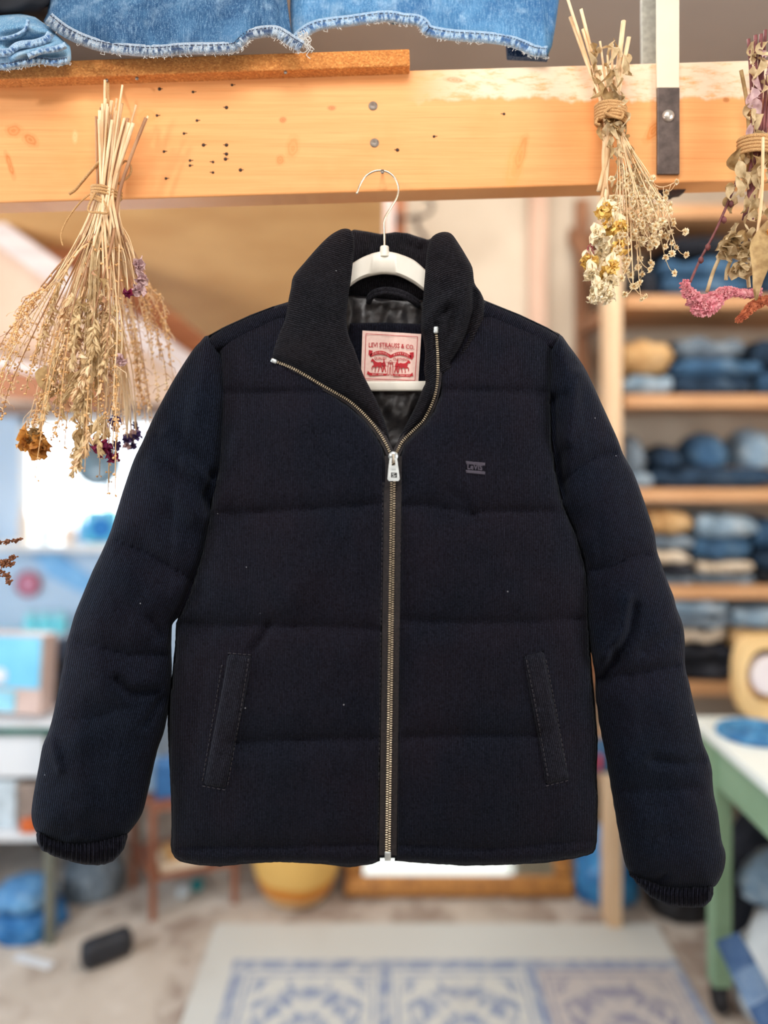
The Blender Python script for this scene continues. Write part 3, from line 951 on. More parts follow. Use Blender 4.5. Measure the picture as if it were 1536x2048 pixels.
# ---- side gussets and shoulder seams close the shell between front and back
for nm, line, zf_ in (('side_panel', [(403, 1085), (390, 1140), (372, 1190), (356, 1246), (352, 1290), (347, 1340), (340, 1400), (338, 1450), (341, 1520), (345, 1600), (345, 1650), (344, 1690), (352, 1712)], 0.0),
                      ('side_panel', [(1130, 1030), (1160, 1095), (1174, 1150), (1177, 1245), (1179, 1290), (1183, 1360), (1186, 1400), (1191, 1450), (1192, 1500), (1191, 1540), (1194, 1600), (1192, 1650), (1190, 1690), (1182, 1705)], 0.0),
                      ('shoulder_seam', [(408, 684), (424, 669), (446, 657), (500, 632), (548, 613)], 0.012),
                      ('shoulder_seam', [(1132, 688), (1117, 671), (1095, 657), (1040, 631), (1000, 615), (972, 604)], 0.012)):
    ln = smooth_line(line, 4)
    vs, fs = [], []
    for p_ in ln:
        z0 = float(front_base(np.array([[p_.x, p_.y]]))[0]) - zf_ - .004
        a_ = P(p_.x, p_.y, z0)
        for k in range(7):
            q_ = k / 6
            v_ = P(p_.x, p_.y, z0)
            v_.y += (ZM + .045 - z0) * q_
            bul = .004 * math.sin(PI * q_)
            if nm == 'side_panel':
                v_.x += bul if p_.x > 770 else -bul
            vs.append(v_)
    for i in range(len(ln) - 1):
        for k in range(6):
            fs.append((i * 7 + k, i * 7 + k + 1, i * 7 + k + 8, i * 7 + k + 7))
    link_mesh(nm, vs, fs, CORD, jacket, True, {'rib': [k % 7 * 4.0 for k in range(len(vs))]})

# ---- zipper
def zipper_pts(line, lift, base=None):
    out = []
    for p in smooth_line([(x, y) for x, y in line], 6):
        z = base(np.array([[p[0], p[1]]]))[0] if base else surf(p[0], p[1])
        out.append(P(p[0], p[1], z - lift))
    return out


def teeth(mb, pts, pitch, w, side, hgt=0.0022):
    """metal teeth as little blocks along the line"""
    acc, nxt, k = 0.0, 0.0, 0
    for a, b in zip(pts[:-1], pts[1:]):
        L = (b - a).length
        while nxt <= acc + L:
            c = a.lerp(b, (nxt - acc) / L)
            t = (b - a).normalized()
            n = Vector((0, -1, 0))
            s = t.cross(n).normalized()
            n = s.cross(t)
            Mx = Matrix((s, t, n)).transposed()
            off = s * side * (w * 0.25 if side else 0)
            mb.box(c + off, (w, pitch * 0.56, hgt), 0.0004, Mx, 1)
            nxt += pitch
            k += 1
        acc += L


pL = zipper_pts(zipL, 0.006, zc)
RTREE = bvh_of([FLAPR, FPR])
pR = [P(p_[0], p_[1], surf(p_[0], p_[1], 0.0022, RTREE)) for p_ in smooth_line(zipR, 6)]
for _ in range(3):
    for i in range(1, len(pR) - 1):
        pR[i].y = (pR[i - 1].y + pR[i].y * 2 + pR[i + 1].y) / 4
# bring the two chains together at the slider
zs = float(front_base(np.array([[786, 912]]))[0]) - 0.011
for arr in (pL, pR):
    n = len(arr)
    for i in range(n):
        q = max(0, (i - n * 0.55) / (n * 0.45))
        arr[i].y = arr[i].y * (1 - q) + zs * q
zy = np.linspace(912, 1712, 80)
zd = np.array([float(front_base(np.array([[zx(y), y]]))[0]) for y in zy]) - 0.011
closed = [P(zx(y), y, d_) for y, d_ in zip(zy, zd)]
m = MB()
up = Vector((0, -1, 0))
m.strip([p + Vector((0, 0.0016, 0)) for p in closed], 0.024, up)
m.build('zipper_tape', FACING, jacket)
m = MB(); m.strip([p + Vector((0, 0.0022, 0)) for p in pL], 0.011, up); m.build('zipper_tape', FACING, jacket)
m = MB(); m.strip([p + Vector((0, 0.0022, 0)) for p in pR], 0.011, up); m.build('zipper_tape', FACING, jacket)
m = MB()
teeth(m, pL, 0.0031, 0.0040, 0)
m.build('zipper_teeth', BRASS, jacket, False)
m = MB()
teeth(m, pR, 0.0031, 0.0040, 0)
m.build('zipper_teeth', BRASS, jacket, False)
m = MB()
for sgn in (-1, 1):
    teeth(m, [p + Vector((sgn * 0.0020, 0, 0.0008 * sgn)) for p in closed], 0.0033, 0.0036, 0)
m.build('zipper_teeth', BRASS, jacket, False)
m = MB()
m.box(P(872, 660, pR[0].y - 0.001), (0.007, 0.004, 0.010), 0.002)
m.build('zipper_stop', STEEL, jacket)
m = MB()
m.box(P(548, 722, pL[0].y - 0.001), (0.009, 0.004, 0.006), 0.002, rotm(0, 0.4, 0))
m.build('zipper_stop', STEEL, jacket)
m = MB()
m.box(P(775.5, 1712, closed[-1].y - 0.001), (0.0085, 0.004, 0.012), 0.001)
m.build('zipper_stop', STEEL, jacket)
# slider and pull tab
m = MB()
zq = zs - 0.005
m.lathe([(0.0, -0.003), (0.0062, -0.003), (0.0070, -0.001), (0.0066, 0.002), (0.0035, 0.0045), (0, 0.0048)], P(786.5, 913, zq + 0.004), 20, rotm(PI / 2, 0, 0))
m.box(P(786.5, 917, zq + 0.003), (0.0085, 0.005, 0.010), 0.002)
sl = m.build('zipper_slider', STEEL, jacket, auto=40)
m = MB()
m.box(P(786.5, 917, zq - 0.0055), (0.0032, 0.0025, 0.0135), 0.001)
m.build('slider_bridge', plain('warm_nickel', rgb(190, 178, 160), None, 80, 0.35, 0.7), sl)
m = MB()
zt = zq - 0.0042
outer = [(779.5, 916), (794, 916), (796, 930), (799.5, 958), (797, 962), (778, 962), (775, 958), (777.5, 930)]
hole = [(783.5, 920), (790.5, 920), (790.5, 929), (788.5, 931), (785.5, 931), (783.5, 929)]
no = len(outer)
ring_o = [P(x, y, zt) for x, y in outer]
# tab plate with a slot: two half plates plus lower plate
m.prism([P(x, y, zt) for x, y in [(779.5, 916), (783.5, 916), (783.5, 931), (777.4, 931)]], (0, 0.0016, 0))
m.prism([P(x, y, zt) for x, y in [(790.5, 916), (794, 916), (796.2, 931), (790.5, 931)]], (0, 0.0016, 0))
m.prism([P(x, y, zt) for x, y in [(783.5, 916), (790.5, 916), (790.5, 919.5), (783.5, 919.5)]], (0, 0.0016, 0))
m.prism([P(x, y, zt) for x, y in [(777.4, 931), (796.2, 931), (799.6, 958), (797, 962), (778, 962), (774.8, 958)]], (0, 0.0016, 0))
pull = m.build('zipper_pull', STEEL, jacket, False)
fix_normals(pull)
m = MB()
m.prism([P(x, y, zt - 0.0002) for x, y in [(782, 945), (794, 945.5), (794, 955.5), (782, 955)]], (0, 0.0003, 0))
m.build('emblem_plate', plain('black_enamel', rgb(26, 26, 28)), pull, False)
m = MB()
for i, (a, b) in enumerate([(784, 790), (784, 788), (786, 792), (784, 791)]):
    m.prism([P(x, y, zt - 0.0005) for x, y in [(a, 946.6 + i * 2.1), (b, 946.6 + i * 2.1), (b, 947.6 + i * 2.1), (a, 947.6 + i * 2.1)]], (0, 0.0002, 0))
m.build('emblem_mark', STEEL, pull, False)
m = MB()
text_geo("LEVI'S", m, lambda u, v: P(787.5 + u * 3.6, 939.5 - v * 4.0, zt - 0.0003))
m.build('engraving', plain('engraved_grey', rgb(128, 132, 132)), pull, False)

# ---- stitching by the zipper placket
def stitches(line, name='topstitching', lift=0.012, mat=THREAD, w=0.0011, on=6, off=4, parent=None, zf=None):
    mb = MB()
    pts = resample(line, 2.0, False)
    i = 0
    while i + 3 < len(pts):
        seg = pts[i:i + 4]
        mb.tube([P(p[0], p[1], (zf(p[0], p[1]) if zf else surf(p[0], p[1])) - lift) for p in (seg[0], seg[1], seg[3])], w * 0.5, 4)
        i += 5
    return mb.build(name, mat, parent or jacket)


# ---- chest embroidery
EMB = plain('purple_grey_thread', rgb(80, 75, 88), rgb(60, 56, 68), 900, 0.8)
m = MB()
ze = lambda x, y: surf(x, y) - 0.0008
for yy in (924.0, 941.5):
    m.tube([P(931.5 + k * 3.2, yy + k * 0.28, ze(931 + k * 3.2, yy)) for k in range(13)], [0.0013] * 13, 6)
    m.tube([P(932.5 + k * 3.1, yy + 2.8 + k * 0.28, ze(931 + k * 3.1, yy)) for k in range(13)], [0.0010] * 13, 6)
text_geo("LeVIS", m, lambda u, v: P(949.5 + u * 13.5, 934.5 - v * 15 + u * 1.2, ze(949 + u * 12, 934) - 0.0006), 1.0, 0, 1.0, 0.025)
m.build('chest_embroidery', EMB, jacket)

# ---- welt pockets
WELT = corduroy('black_corduroy_welt', (0.0018, 0.0021, 0.0040, 1), (0.030, 0.032, 0.046, 1), 3.7)
wl = [(456, 1308), (504, 1313), (492, 1390), (476, 1460), (450, 1577), (408, 1570), (420, 1500), (440, 1400)]
lift_w = lambda V2: np.array([surf(p_[0], p_[1]) for p_ in V2]) - 0.0005
WL1 = inflate('pocket_welt', wl, lift_w, 0.0055, 14, WELT, jacket, hb=0.004, step=4, rib=lambda V2: V2[:, 0] * 0.98 + V2[:, 1] * 0.19, extra=wr(21, 0.0012, 30),
        strokes=[([(450, 1325), (432, 1440), (412, 1566)], -0.005, 3.2), ([(496, 1314), (478, 1430), (452, 1574)], -0.0016, 2.5), ([(440, 1430), (480, 1436)], -0.0014, 4)])
wr_ = [(1047, 1313), (1087, 1302), (1100, 1370), (1118, 1460), (1138, 1558), (1092, 1569), (1076, 1480), (1060, 1390)]
WL2 = inflate('pocket_welt', wr_, lift_w, 0.0055, 14, WELT, jacket, hb=0.004, step=4, rib=lambda V2: V2[:, 0] * 0.98 - V2[:, 1] * 0.19, extra=wr(22, 0.0012, 30),
        strokes=[([(1053, 1316), (1072, 1420), (1098, 1564)], -0.0016, 2.5), ([(1092, 1330), (1112, 1430), (1128, 1540)], -0.004, 3.0), ([(1066, 1412), (1110, 1416)], -0.0014, 4), ([(1080, 1462), (1120, 1458)], -0.0014, 4)])
WTREE = bvh_of([FPL, FPR, WL1, WL2])
wz_ = lambda x, y: surf(x, y, 0.0006, WTREE)
for ln in ([(497, 1318), (480, 1430), (455, 1572)], [(444, 1330), (424, 1450), (404, 1566)], [(405, 1572), (450, 1580)], [(456, 1306), (504, 1310)]):
    stitches(ln, 'pocket_stitching', 0.0, zf=wz_)
for ln in ([(1053, 1320), (1071, 1410), (1097, 1560)], [(1092, 1320), (1112, 1420), (1134, 1540)], [(1092, 1572), (1140, 1560)]):
    stitches(ln, 'pocket_stitching', 0.0, zf=wz_)
for dx in (-20, -17):
    stitches([(zx(y) + dx, y) for y in range(965, 1700, 30)], 'placket_stitching', 0.0006)
for dx in (17,):
    stitches([(zx(y) + dx, y) for y in range(940, 1700, 30)], 'placket_stitching', 0.0006)

# ---- sewn-in neck label
PINK = plain('pale_pink_woven_label', rgb(248, 216, 204), rgb(240, 204, 192), 200, 0.75)
RED = plain('red_print', rgb(200, 32, 44), rgb(178, 26, 40), 100, 0.7)
ZL = LZ - 0.022


def lab(u, v, dz=0.0):
    """u,v in 0..1 across the label"""
    a, b, c, d = Vector((725, 661)), Vector((842.5, 668)), Vector((836.5, 766)), Vector((721.5, 762))
    q = (a * (1 - u) + b * u) * (1 - v) + (d * (1 - u) + c * u) * v
    return P(q.x, q.y, ZL - dz)


m = MB()
N = 14
grid = [[lab(i / N, j / N) + Vector((0, 0.0008 * math.sin(i * 1.1 + j * 0.4), 0)) for i in range(N + 1)] for j in range(N + 1)]
vs = [p for r_ in grid for p in r_] + [p + Vector((0, 0.0015, 0)) for r_ in grid for p in r_]
n1 = (N + 1) ** 2
fs = []
for j in range(N):
    for i in range(N):
        a = j * (N + 1) + i
        fs.append((a, a + N + 1, a + N + 2, a + 1))
        fs.append((n1 + a, n1 + a + 1, n1 + a + N + 2, n1 + a + N + 1))
m.add(vs, fs)
label = tag(m.build('neck_label', PINK, jacket), 'pale pink woven label with red print')
D1 = 0.0014
m = MB()


def L_line(pts, w):
    pts = [lab(u, v, D1) for u, v in pts]
    m.strip(pts, w, up)


def L_poly(pts, dz=D1):
    vv = [lab(u, v, dz) for u, v in pts]
    A2 = [Vector((u, v)) for u, v in pts]
    cd = delaunay_2d_cdt(A2, [(i, (i + 1) % len(A2)) for i in range(len(A2))], [], 1, 1e-6)
    m.add([lab(p.x, p.y, dz) for p in cd[0]], [tuple(f) for f in cd[2]])


for a, b in (((.06, .06), (.94, .06)), ((.94, .06), (.94, .95)), ((.94, .95), (.06, .95)), ((.06, .95), (.06, .06))):
    L_line([a, b], 0.0008)
text_geo('LEVI STRAUSS & CO.', m, lambda u, v: lab(0.505 + u, 0.265 - v, D1), 0.125, -0.13, 0.70, 0.002)
text_geo('SAN FRANCISCO', m, lambda u, v: lab(0.50 + u, 0.333 - v, D1), 0.042, -0.08, 0.85)
text_geo('CAL', m, lambda u, v: lab(0.50 + u, 0.373 - v, D1), 0.036)
# double-arched banner
top, bot = [], []
for k in range(25):
    u = 0.15 + 0.70 * k / 24
    w = (u - 0.15) / 0.35 if u < 0.5 else (u - 0.5) / 0.35
    s = math.sin(PI * min(1, max(0, w)))
    top.append((u, 0.455 - 0.075 * s))
    bot.append((u, 0.520 - 0.070 * s))
L_poly(top + bot[::-1])
L_poly([(.12, .375), (.19, .39), (.17, .46), (.16, .52), (.115, .47)])
L_poly([(.89, .375), (.82, .39), (.83, .46), (.86, .54), (.895, .47)])
# horses and drivers
horse = [(-.02, .20), (0, .14), (.06, .03), (.09, -.03), (.11, .02), (.17, .06), (.24, .14), (.32, .22), (.48, .26), (.64, .22), (.72, .25), (.78, .30), (.84, .50), (.80, .62), (.765, .45), (.735, .45), (.74, .56), (.80, .70), (.78, .82), (.82, .95),
         (.76, .95), (.73, .82), (.72, .70), (.65, .58), (.59, .57), (.60, .70), (.55, .82), (.54, .95), (.48, .95), (.50, .80), (.54, .68), (.51, .56), (.42, .57), (.37, .57), (.36, .70), (.33, .83), (.33, .95), (.27, .95), (.28, .82), (.31, .68), (.29, .58),
         (.22, .60), (.14, .60), (.10, .70), (.13, .80), (.08, .82), (.045, .69), (.10, .53), (.20, .48), (.18, .40), (.17, .32), (.13, .22), (.08, .20), (.03, .25)]
man = [(.84, -.04), (.90, -.04), (.92, .04), (.90, .12), (.98, .30), (1.02, .46), (.98, .56), (1.06, .96), (1.00, .96), (.92, .66), (.84, .96), (.78, .96), (.84, .60), (.82, .40), (.74, .34), (.84, .18), (.82, .06)]
for mir in (False, True):
    def hp(p):
        u = 0.165 + p[0] * 0.255
        return (1.005 - u if mir else u, 0.545 + p[1] * 0.275)
    L_poly([hp(p) for p in horse])
    L_poly([hp(p) for p in man])
    L_line([hp(p) for p in ((.95, .20), (1.15, .22), (1.35, .05))], 0.0005)
    L_line([hp(p) for p in ((.7, .50), (1.2, .50))], 0.0005)
    q = [(.115, .79), (.155, .83), (.42, .835), (.45, .83), (.44, .875), (.155, .885), (.125, .86), (.10, .86)]
    L_poly([(1.005 - a, b) if mir else (a, b) for a, b in q])
for ln in ([(.465, .61), (.455, .86)], [(.495, .70), (.487, .86)], [(.51, .70), (.517, .86)], [(.54, .61), (.553, .86)], [(.465, .61), (.54, .61)], [(.463, .635), (.543, .635)], [(.455, .86), (.487, .86)], [(.517, .86), (.553, .86)], [(.503, .61), (.503, .70)]):
    L_line(ln, 0.0009)
text_geo('QUALITY', m, lambda u, v: lab(0.325 + u, 0.515 - v + 0.02, D1), 0.072, 0, 0.72, 0.001)
text_geo('CLOTHING', m, lambda u, v: lab(0.675 + u, 0.515 - v + 0.02, D1), 0.072, 0, 0.72, 0.001)
m.build('label_print', RED, label, False)
m = MB()
text_geo('O R I G I N A L', m, lambda u, v: lab(0.325 + u, 0.487 - 0.07 * math.sin(PI * min(1, max(0, (u + .175) / .35))) - v, D1 + 0.0004), 0.052, 0, 0.82)
text_geo('R I V E T E D', m, lambda u, v: lab(0.675 + u, 0.487 - 0.07 * math.sin(PI * min(1, max(0, (u + .175) / .35))) - v, D1 + 0.0004), 0.052, 0, 0.9)
text_geo('EST. 1850', m, lambda u, v: lab(0.29 + u, 0.859 - v, D1 + 0.0004), 0.036, 0, 1.3)
text_geo('PAT. MAY 1873', m, lambda u, v: lab(0.72 + u, 0.859 - v, D1 + 0.0004), 0.036, 0, 1.1)
m.build('banner_lettering', PINK, label, False)

# ================================================================== HANGER
hanger = thing('clothes_hanger', P(768, 500, ZM), 'white plastic clothes hanger with a steel hook inside the black jacket', 'hanger')
topc = smooth_line([(478, 690), (560, 636), (640, 576), (708, 525), (740, 509), (760, 504), (778, 504), (800, 509), (828, 521), (855, 544), (900, 582), (985, 640), (1062, 690)], 4)
botc = smooth_line([(478, 712), (560, 668), (640, 618), (698, 574), (725, 557), (758, 549), (780, 549), (800, 553), (826, 566), (851, 584), (900, 618), (985, 672), (1062, 712)], 4)
m = MB()
nT = len(topc)
ZH = ZM + 0.003
TH = 0.011
v4 = []
for a, b in zip(topc, botc):
    dx = b - a
    for (q, dy) in ((0.0, 0.35), (0.10, 0.0), (0.90, 0.0), (1.0, 0.35), (1.0, 0.65), (0.9, 1.0), (0.1, 1.0), (0.0, 0.65)):
        p = a + dx * q
        v4.append(P(p.x, p.y, ZH) + Vector((0, (dy - 0.5) * TH, 0)))
fs = []
for i in range(nT - 1):
    for k in range(8):
        k2 = (k + 1) % 8
        fs.append((i * 8 + k, i * 8 + k2, (i + 1) * 8 + k2, (i + 1) * 8 + k))
fs.append(tuple(range(8))); fs.append(tuple(reversed(range((nT - 1) * 8, nT * 8))))
m.add(v4, fs)
m.lathe([(0.0085, -0.006), (0.0078, 0.0005), (0.0066, 0.004), (0.0066, 0.0085), (0.0058, 0.010), (0.0, 0.0102)], P(769, 506, ZH), 20)
o = m.build('hanger_arms', WHITEP, hanger, auto=50)
fix_normals(o)
m = MB()
m.beam(P(506, 692, ZH), P(590, 772, ZH), 0.010, 0.009)
m.beam(P(1034, 692, ZH), P(960, 772, ZH), 0.010, 0.009)
m.beam(P(585, 773, ZH - 0.012), P(965, 772, ZH - 0.012), 0.0150, 0.008, 0.003)
m.build('trouser_bar', WHITEP, hanger)
m = MB()
hk = smooth_line([(769, 500), (769, 470), (768.5, 446), (772, 432), (784, 412), (794, 394), (797, 376), (791, 358), (779, 346), (764, 341), (747, 343), (731, 353), (721, 368), (714, 386)], 5)
m.tube([P(p.x, p.y, ZH) for p in hk], 0.0016, 10)
m.ball(P(714, 386, ZH), 0.0019, 2)
m.build('hook', plain('hook_wire', rgb(225, 215, 195), rgb(190, 178, 155), 60, 0.25, 0.8), hanger)

# ================================================================== DENIM ON THE SHELF
def add_hem(root, hem, hemmat, Zf, H, hemw, seed, lift=0.0):
    hl = smooth_line(hem, 12)
    # rolled hem: lumpy light strip with darker bars
    vs, fs, al, ac = [], [], [], []
    rr = random.Random(seed)
    n = len(hl)
    run = 0.0
    for i, p in enumerate(hl):
        q = hl[min(i + 1, n - 1)] - hl[max(i - 1, 0)]
        q.normalize()
        if i:
            run += (p - hl[i - 1]).length
        nr = Vector((q.y, -q.x))
        if nr.y > 0:
            nr = -nr
        ww = hemw * FPX / Zf
        puck = .0016 * math.sin(run * .55 + 2 * math.sin(run * .11)) + rr.uniform(-.0006, .0006)
        for k, (o_, z_) in enumerate(((-0.08, 0.0), (0.04, 0.007), (0.25, 0.0115), (0.5, 0.0125), (0.75, 0.0115), (0.94, 0.008), (1.06, 0.002))):
            pp = p + nr * ww * o_
            vs.append(P(pp.x, pp.y, Zf - H * 0.55 - z_ * 0.7 - lift - puck * (1 if 0 < k < 6 else 0)))
            al.append(run)
            ac.append(o_)
    for i in range(n - 1):
        for k in range(6):
            a = i * 7 + k
            fs.append((a, a + 1, a + 8, a + 7))
    o = link_mesh('hem', vs, fs, hemmat, root, True, {'along': al, 'across': ac})
    fix_normals(o)
    return hl, n


def denim_piece(name, label, outline, hem, mat, hemmat, stitch, Zf, H=0.014, Rp=50, hb=0.10, strokes=(), hemw=0.016, inner=None):
    root = thing(name, P(sum(p[0] for p in outline) / len(outline), max(p[1] for p in outline), Zf), label, 'denim shorts')
    inflate('leg_panel', outline, lambda V2: Zf + 0.03 * np.clip((110 - V2[:, 1]) / 200, 0, 1), H, Rp, mat, root, hb=hb, step=6, strokes=strokes, extra=wr(len(outline), 0.004, 60))
    hl, n = add_hem(root, hem, hemmat, Zf, H, hemw, len(outline))
    rr = random.Random(len(outline))
    # frayed threads
    mb = MB()
    for i in range(0, n, 1):
        if rr.random() < 0.30:
            p = hl[i]
            for _ in range(2):
                a = P(p.x + rr.uniform(-4, 4), p.y - 1, Zf - H * 0.55 - .003)
                mb.tube([a, a + Vector((rr.uniform(-.003, .003), -.001, -rr.uniform(.001, .005))), a + Vector((rr.uniform(-.004, .004), -.001, -rr.uniform(.002, .007)))], 0.00035, 3, False)
    mb.build('frayed_edge', FRAY, root)
    # stitch row
    mb = MB()
    for i in range(0, n - 2, 2):
        q = hl[i + 2] - hl[i]
        nr = Vector((q.y, -q.x)).normalized()
        if nr.y > 0:
            nr = -nr
        off = nr * hemw * FPX / Zf * 0.80
        a, b = hl[i] + off, hl[i].lerp(hl[i + 2], 0.7) + off
        mb.tube([P(a.x, a.y, Zf - H * 0.55 - .0098), P(b.x, b.y, Zf - H * 0.55 - .0098)], 0.0006, 4)
    mb.build('stitching', THREADN, root)
    return root


FRAY = plain('frayed_white_cotton', rgb(226, 224, 216), rgb(198, 200, 200), 200, 0.9)
THREADN = plain('navy_thread', rgb(40, 44, 70), rgb(30, 34, 56), 200, 0.8)
DEN_M = denim('mid_blue_denim', rgb(72, 114, 152), rgb(36, 72, 110), rgb(152, 180, 204))
DEN_L = denim('light_blue_denim', rgb(92, 146, 190), rgb(52, 100, 148), rgb(176, 204, 226))
DEN_P = denim('pale_blue_denim', rgb(128, 172, 202), rgb(74, 126, 168), rgb(206, 222, 232))
HEM1 = hem_mat('worn_hem', rgb(206, 214, 220), rgb(126, 156, 184), rgb(40, 66, 104))
HEM2 = hem_mat('worn_hem_light', rgb(200, 218, 232), rgb(120, 168, 208), rgb(52, 96, 150))
HEMD = denim('hem_dark_bar', rgb(40, 66, 104), rgb(28, 46, 80))
d2 = [(150, -236), (128, -150), (112, -60), (97, 0), (95, 26), (87, 42), (108, 62), (130, 76), (160, 90), (190, 100), (225, 106), (260, 110), (320, 112), (370, 108), (440, 107), (474, 102), (488, 90), (502, 79), (520, 74), (542, 73), (560, 79), (576, 90), (598, 104), (597, 90), (582, 60), (574, 0), (573, -60), (566, -150), (552, -236)]
D2 = denim_piece('denim_shorts', 'mid-blue cut-off denim shorts with frayed hem, middle of the three on the shelf', d2, [(90, 44), (130, 74), (190, 99), (260, 110), (320, 112), (370, 108), (440, 107), (474, 102), (488, 90), (502, 79), (542, 73), (560, 79), (576, 90), (598, 103)], DEN_M, HEM1, HEMD, 1.085, hb=0.006,
                 strokes=[([(297, -50), (297, 100)], 0.004, 5), ([(520, -60), (500, 20), (480, 70)], 0.012, 34), ([(430, -60), (440, 60)], -0.008, 24), ([(180, -40), (220, 70)], 0.006, 30), ([(565, -60), (568, 60)], -0.012, 12)])
d3 = [(604, -236), (592, -150), (582, -60), (580, 20), (582, 60), (590, 84), (599, 98), (606, 80), (620, 66), (640, 60), (700, 52), (770, 43), (786, 49), (806, 48), (836, 52), (846, 64), (856, 72), (900, 80), (960, 84), (1010, 90), (1040, 100), (1066, 111), (1094, 115), (1104, 92), (1111, 52), (1118, 0), (1118, -60), (1108, -150), (1088, -236)]
D3 = denim_piece('denim_shorts', 'light-blue cut-off denim shorts hanging past the shelf end, nearest the strap', d3, [(600, 92), (610, 76), (640, 60), (700, 52), (770, 43), (806, 48), (836, 52), (852, 70), (900, 80), (960, 84), (1010, 90), (1040, 100), (1066, 111), (1093, 114)], DEN_L, HEM2, HEMD, 1.125, hb=0.012,
                 strokes=[([(790, -60), (788, 46)], 0.006, 6), ([(808, -60), (806, 46)], 0.004, 4), ([(640, -50), (700, 20), (800, 30)], 0.008, 20), ([(860, -40), (880, 60)], -0.006, 18), ([(950, -50), (1010, 60)], 0.006, 26), ([(1088, -60), (1085, 100)], 0.006, 5)])
for root_, x0_, x1_, zf_, mt_ in ((D2, 146, 556, 1.085, DEN_M), (D3, 600, 1092, 1.125, DEN_L)):
    zw = zf_ + .030 * 346 / 200 * .58
    inflate('waistband', [(x0_, -268), ((x0_ + x1_) / 2, -262), (x1_, -268), (x1_ + 2, -232), ((x0_ + x1_) / 2, -226), (x0_ - 2, -232)], zw, .016, 14, mt_, root_, hb=.01, step=6)
m = MB()
m.prism([P(x, y, 1.142) for x, y in [(1014, 86), (1060, 98), (1097, 110), (1097, 116), (1060, 114), (1016, 112)]], (0, .012, 0))
o = m.build('inner_hem', HEMD, D3, False); fix_normals(o)
m = MB()
rr = random.Random(3)
for k in range(26):
    p = P(604 + rr.uniform(-9, 14), 70 + rr.uniform(-8, 20), 1.098)
    pts = [p]
    for j in range(4):
        pts.append(pts[-1] + Vector((rr.uniform(-.006, .006), rr.uniform(-.003, .003), -rr.uniform(-.001, .008))))
    m.tube(smooth_line(pts, 3), 0.0006, 4)
m.build('frayed_tuft', FRAY, D3)
d1 = [(-150, 104), (-140, 62), (-100, 36), (-40, 26), (0, 30), (40, 26), (70, 34), (96, 52), (120, 74), (140, 92), (142, 108), (136, 126), (108, 130), (76, 127), (48, 131), (20, 137), (-40, 142), (-100, 140), (-138, 130)]
D1s = denim_piece('denim_shorts', 'pale crumpled denim shorts bunched at the left end of the shelf', d1, [(-30, 142), (20, 137), (48, 131), (76, 127), (108, 130), (136, 126)], DEN_P, HEM2, DEN_M, 1.082, H=0.02, Rp=24, hb=0.018,
                  strokes=[([(0, 60), (50, 50), (100, 70)], 0.010, 8), ([(20, 90), (70, 80), (105, 72)], -0.012, 7), ([(30, 112), (80, 96), (110, 88)], 0.012, 8), ([(60, 118), (100, 116), (130, 112)], -0.010, 6)], hemw=0.010)
add_hem(D1s, [(-30, 112), (18, 112), (40, 98), (72, 94), (98, 84), (108, 70)], HEM2, 1.082, .02, .011, 5, .010)
add_hem(D1s, [(58, 118), (84, 108), (112, 104), (134, 96)], HEM2, 1.082, .02, .009, 6, .012)
add_hem(D1s, [(-30, 84), (20, 78), (52, 62), (60, 40)], HEM2, 1.082, .02, .005, 7, .006)
black_cloth = inflate('folded_cloth', [(-150, -10), (-120, -46), (-40, -60), (60, -62), (104, -44), (106, -8), (98, 12), (80, 24), (40, 28), (-40, 34), (-120, 34), (-148, 20)], 1.10, 0.02, 30, plain('black_cloth', rgb(22, 26, 34), rgb(14, 16, 22), 20, 0.9), None, hb=0.05, step=8, extra=wr(31, .008, 40))
tag(black_cloth, 'black folded cloth lying on the pale crumpled denim shorts', 'cloth')

# ================================================================== DRIED FLOWER BUNDLES
STRAW = plain('dry_straw', rgb(246, 220, 180), rgb(216, 174, 126), 60, 0.7, 0, 0, .002, (1, 1, .2))
STRAWD = plain('dark_dry_straw', rgb(190, 144, 104), rgb(142, 98, 70), 60, 0.7, 0, 0, .002, (1, 1, .2))
OAT = plain('grey_green_oat', rgb(240, 216, 170), rgb(200, 168, 120), 120, 0.7, lucent=.18)
BEAD = plain('golden_seed_pods', rgb(240, 196, 136), rgb(206, 154, 94), 120, 0.6)
TWINE = plain('jute_twine', rgb(214, 172, 118), rgb(160, 116, 70), 900, 0.9)
RUSTP = plain('ochre_dried_petals', rgb(228, 164, 76), rgb(170, 106, 46), 90, 0.7, lucent=.18)
MAG = plain('magenta_dried_petals', rgb(160, 30, 76), rgb(96, 20, 66), 90, 0.7, lucent=.18)
PURP = plain('violet_dried_petals', rgb(96, 74, 126), rgb(62, 44, 92), 90, 0.7, lucent=.18)
PINKW = plain('pinkish_white_petals', rgb(232, 206, 202), rgb(196, 160, 164), 90, 0.8, lucent=.18)
TANLEAF = plain('tan_dry_leaf', rgb(196, 166, 114), rgb(150, 118, 74), 60, 0.7, lucent=.18)
GREYLEAF = plain('grey_green_dry_leaf', rgb(230, 210, 170), rgb(184, 158, 116), 50, 0.8, lucent=.18)
YEL = plain('yellow_dried_petals', rgb(255, 232, 156), rgb(250, 206, 104), 60, 0.7, lucent=.18)
CRM = plain('cream_dried_petals', rgb(255, 246, 222), rgb(248, 230, 192), 60, 0.7, lucent=.18)
ORED = plain('red_orange_petals', rgb(208, 74, 38), rgb(160, 40, 34), 60, 0.7, lucent=.18)
DAISY = plain('cream_daisy_heads', rgb(255, 244, 216), rgb(240, 220, 178), 150, 0.7, lucent=.18)
PINKA = plain('pink_amaranth', rgb(242, 178, 180), rgb(214, 120, 134), 150, 0.8, lucent=.18)
RUSTA = plain('rust_amaranth', rgb(206, 120, 78), rgb(164, 82, 54), 150, 0.8, lucent=.18)
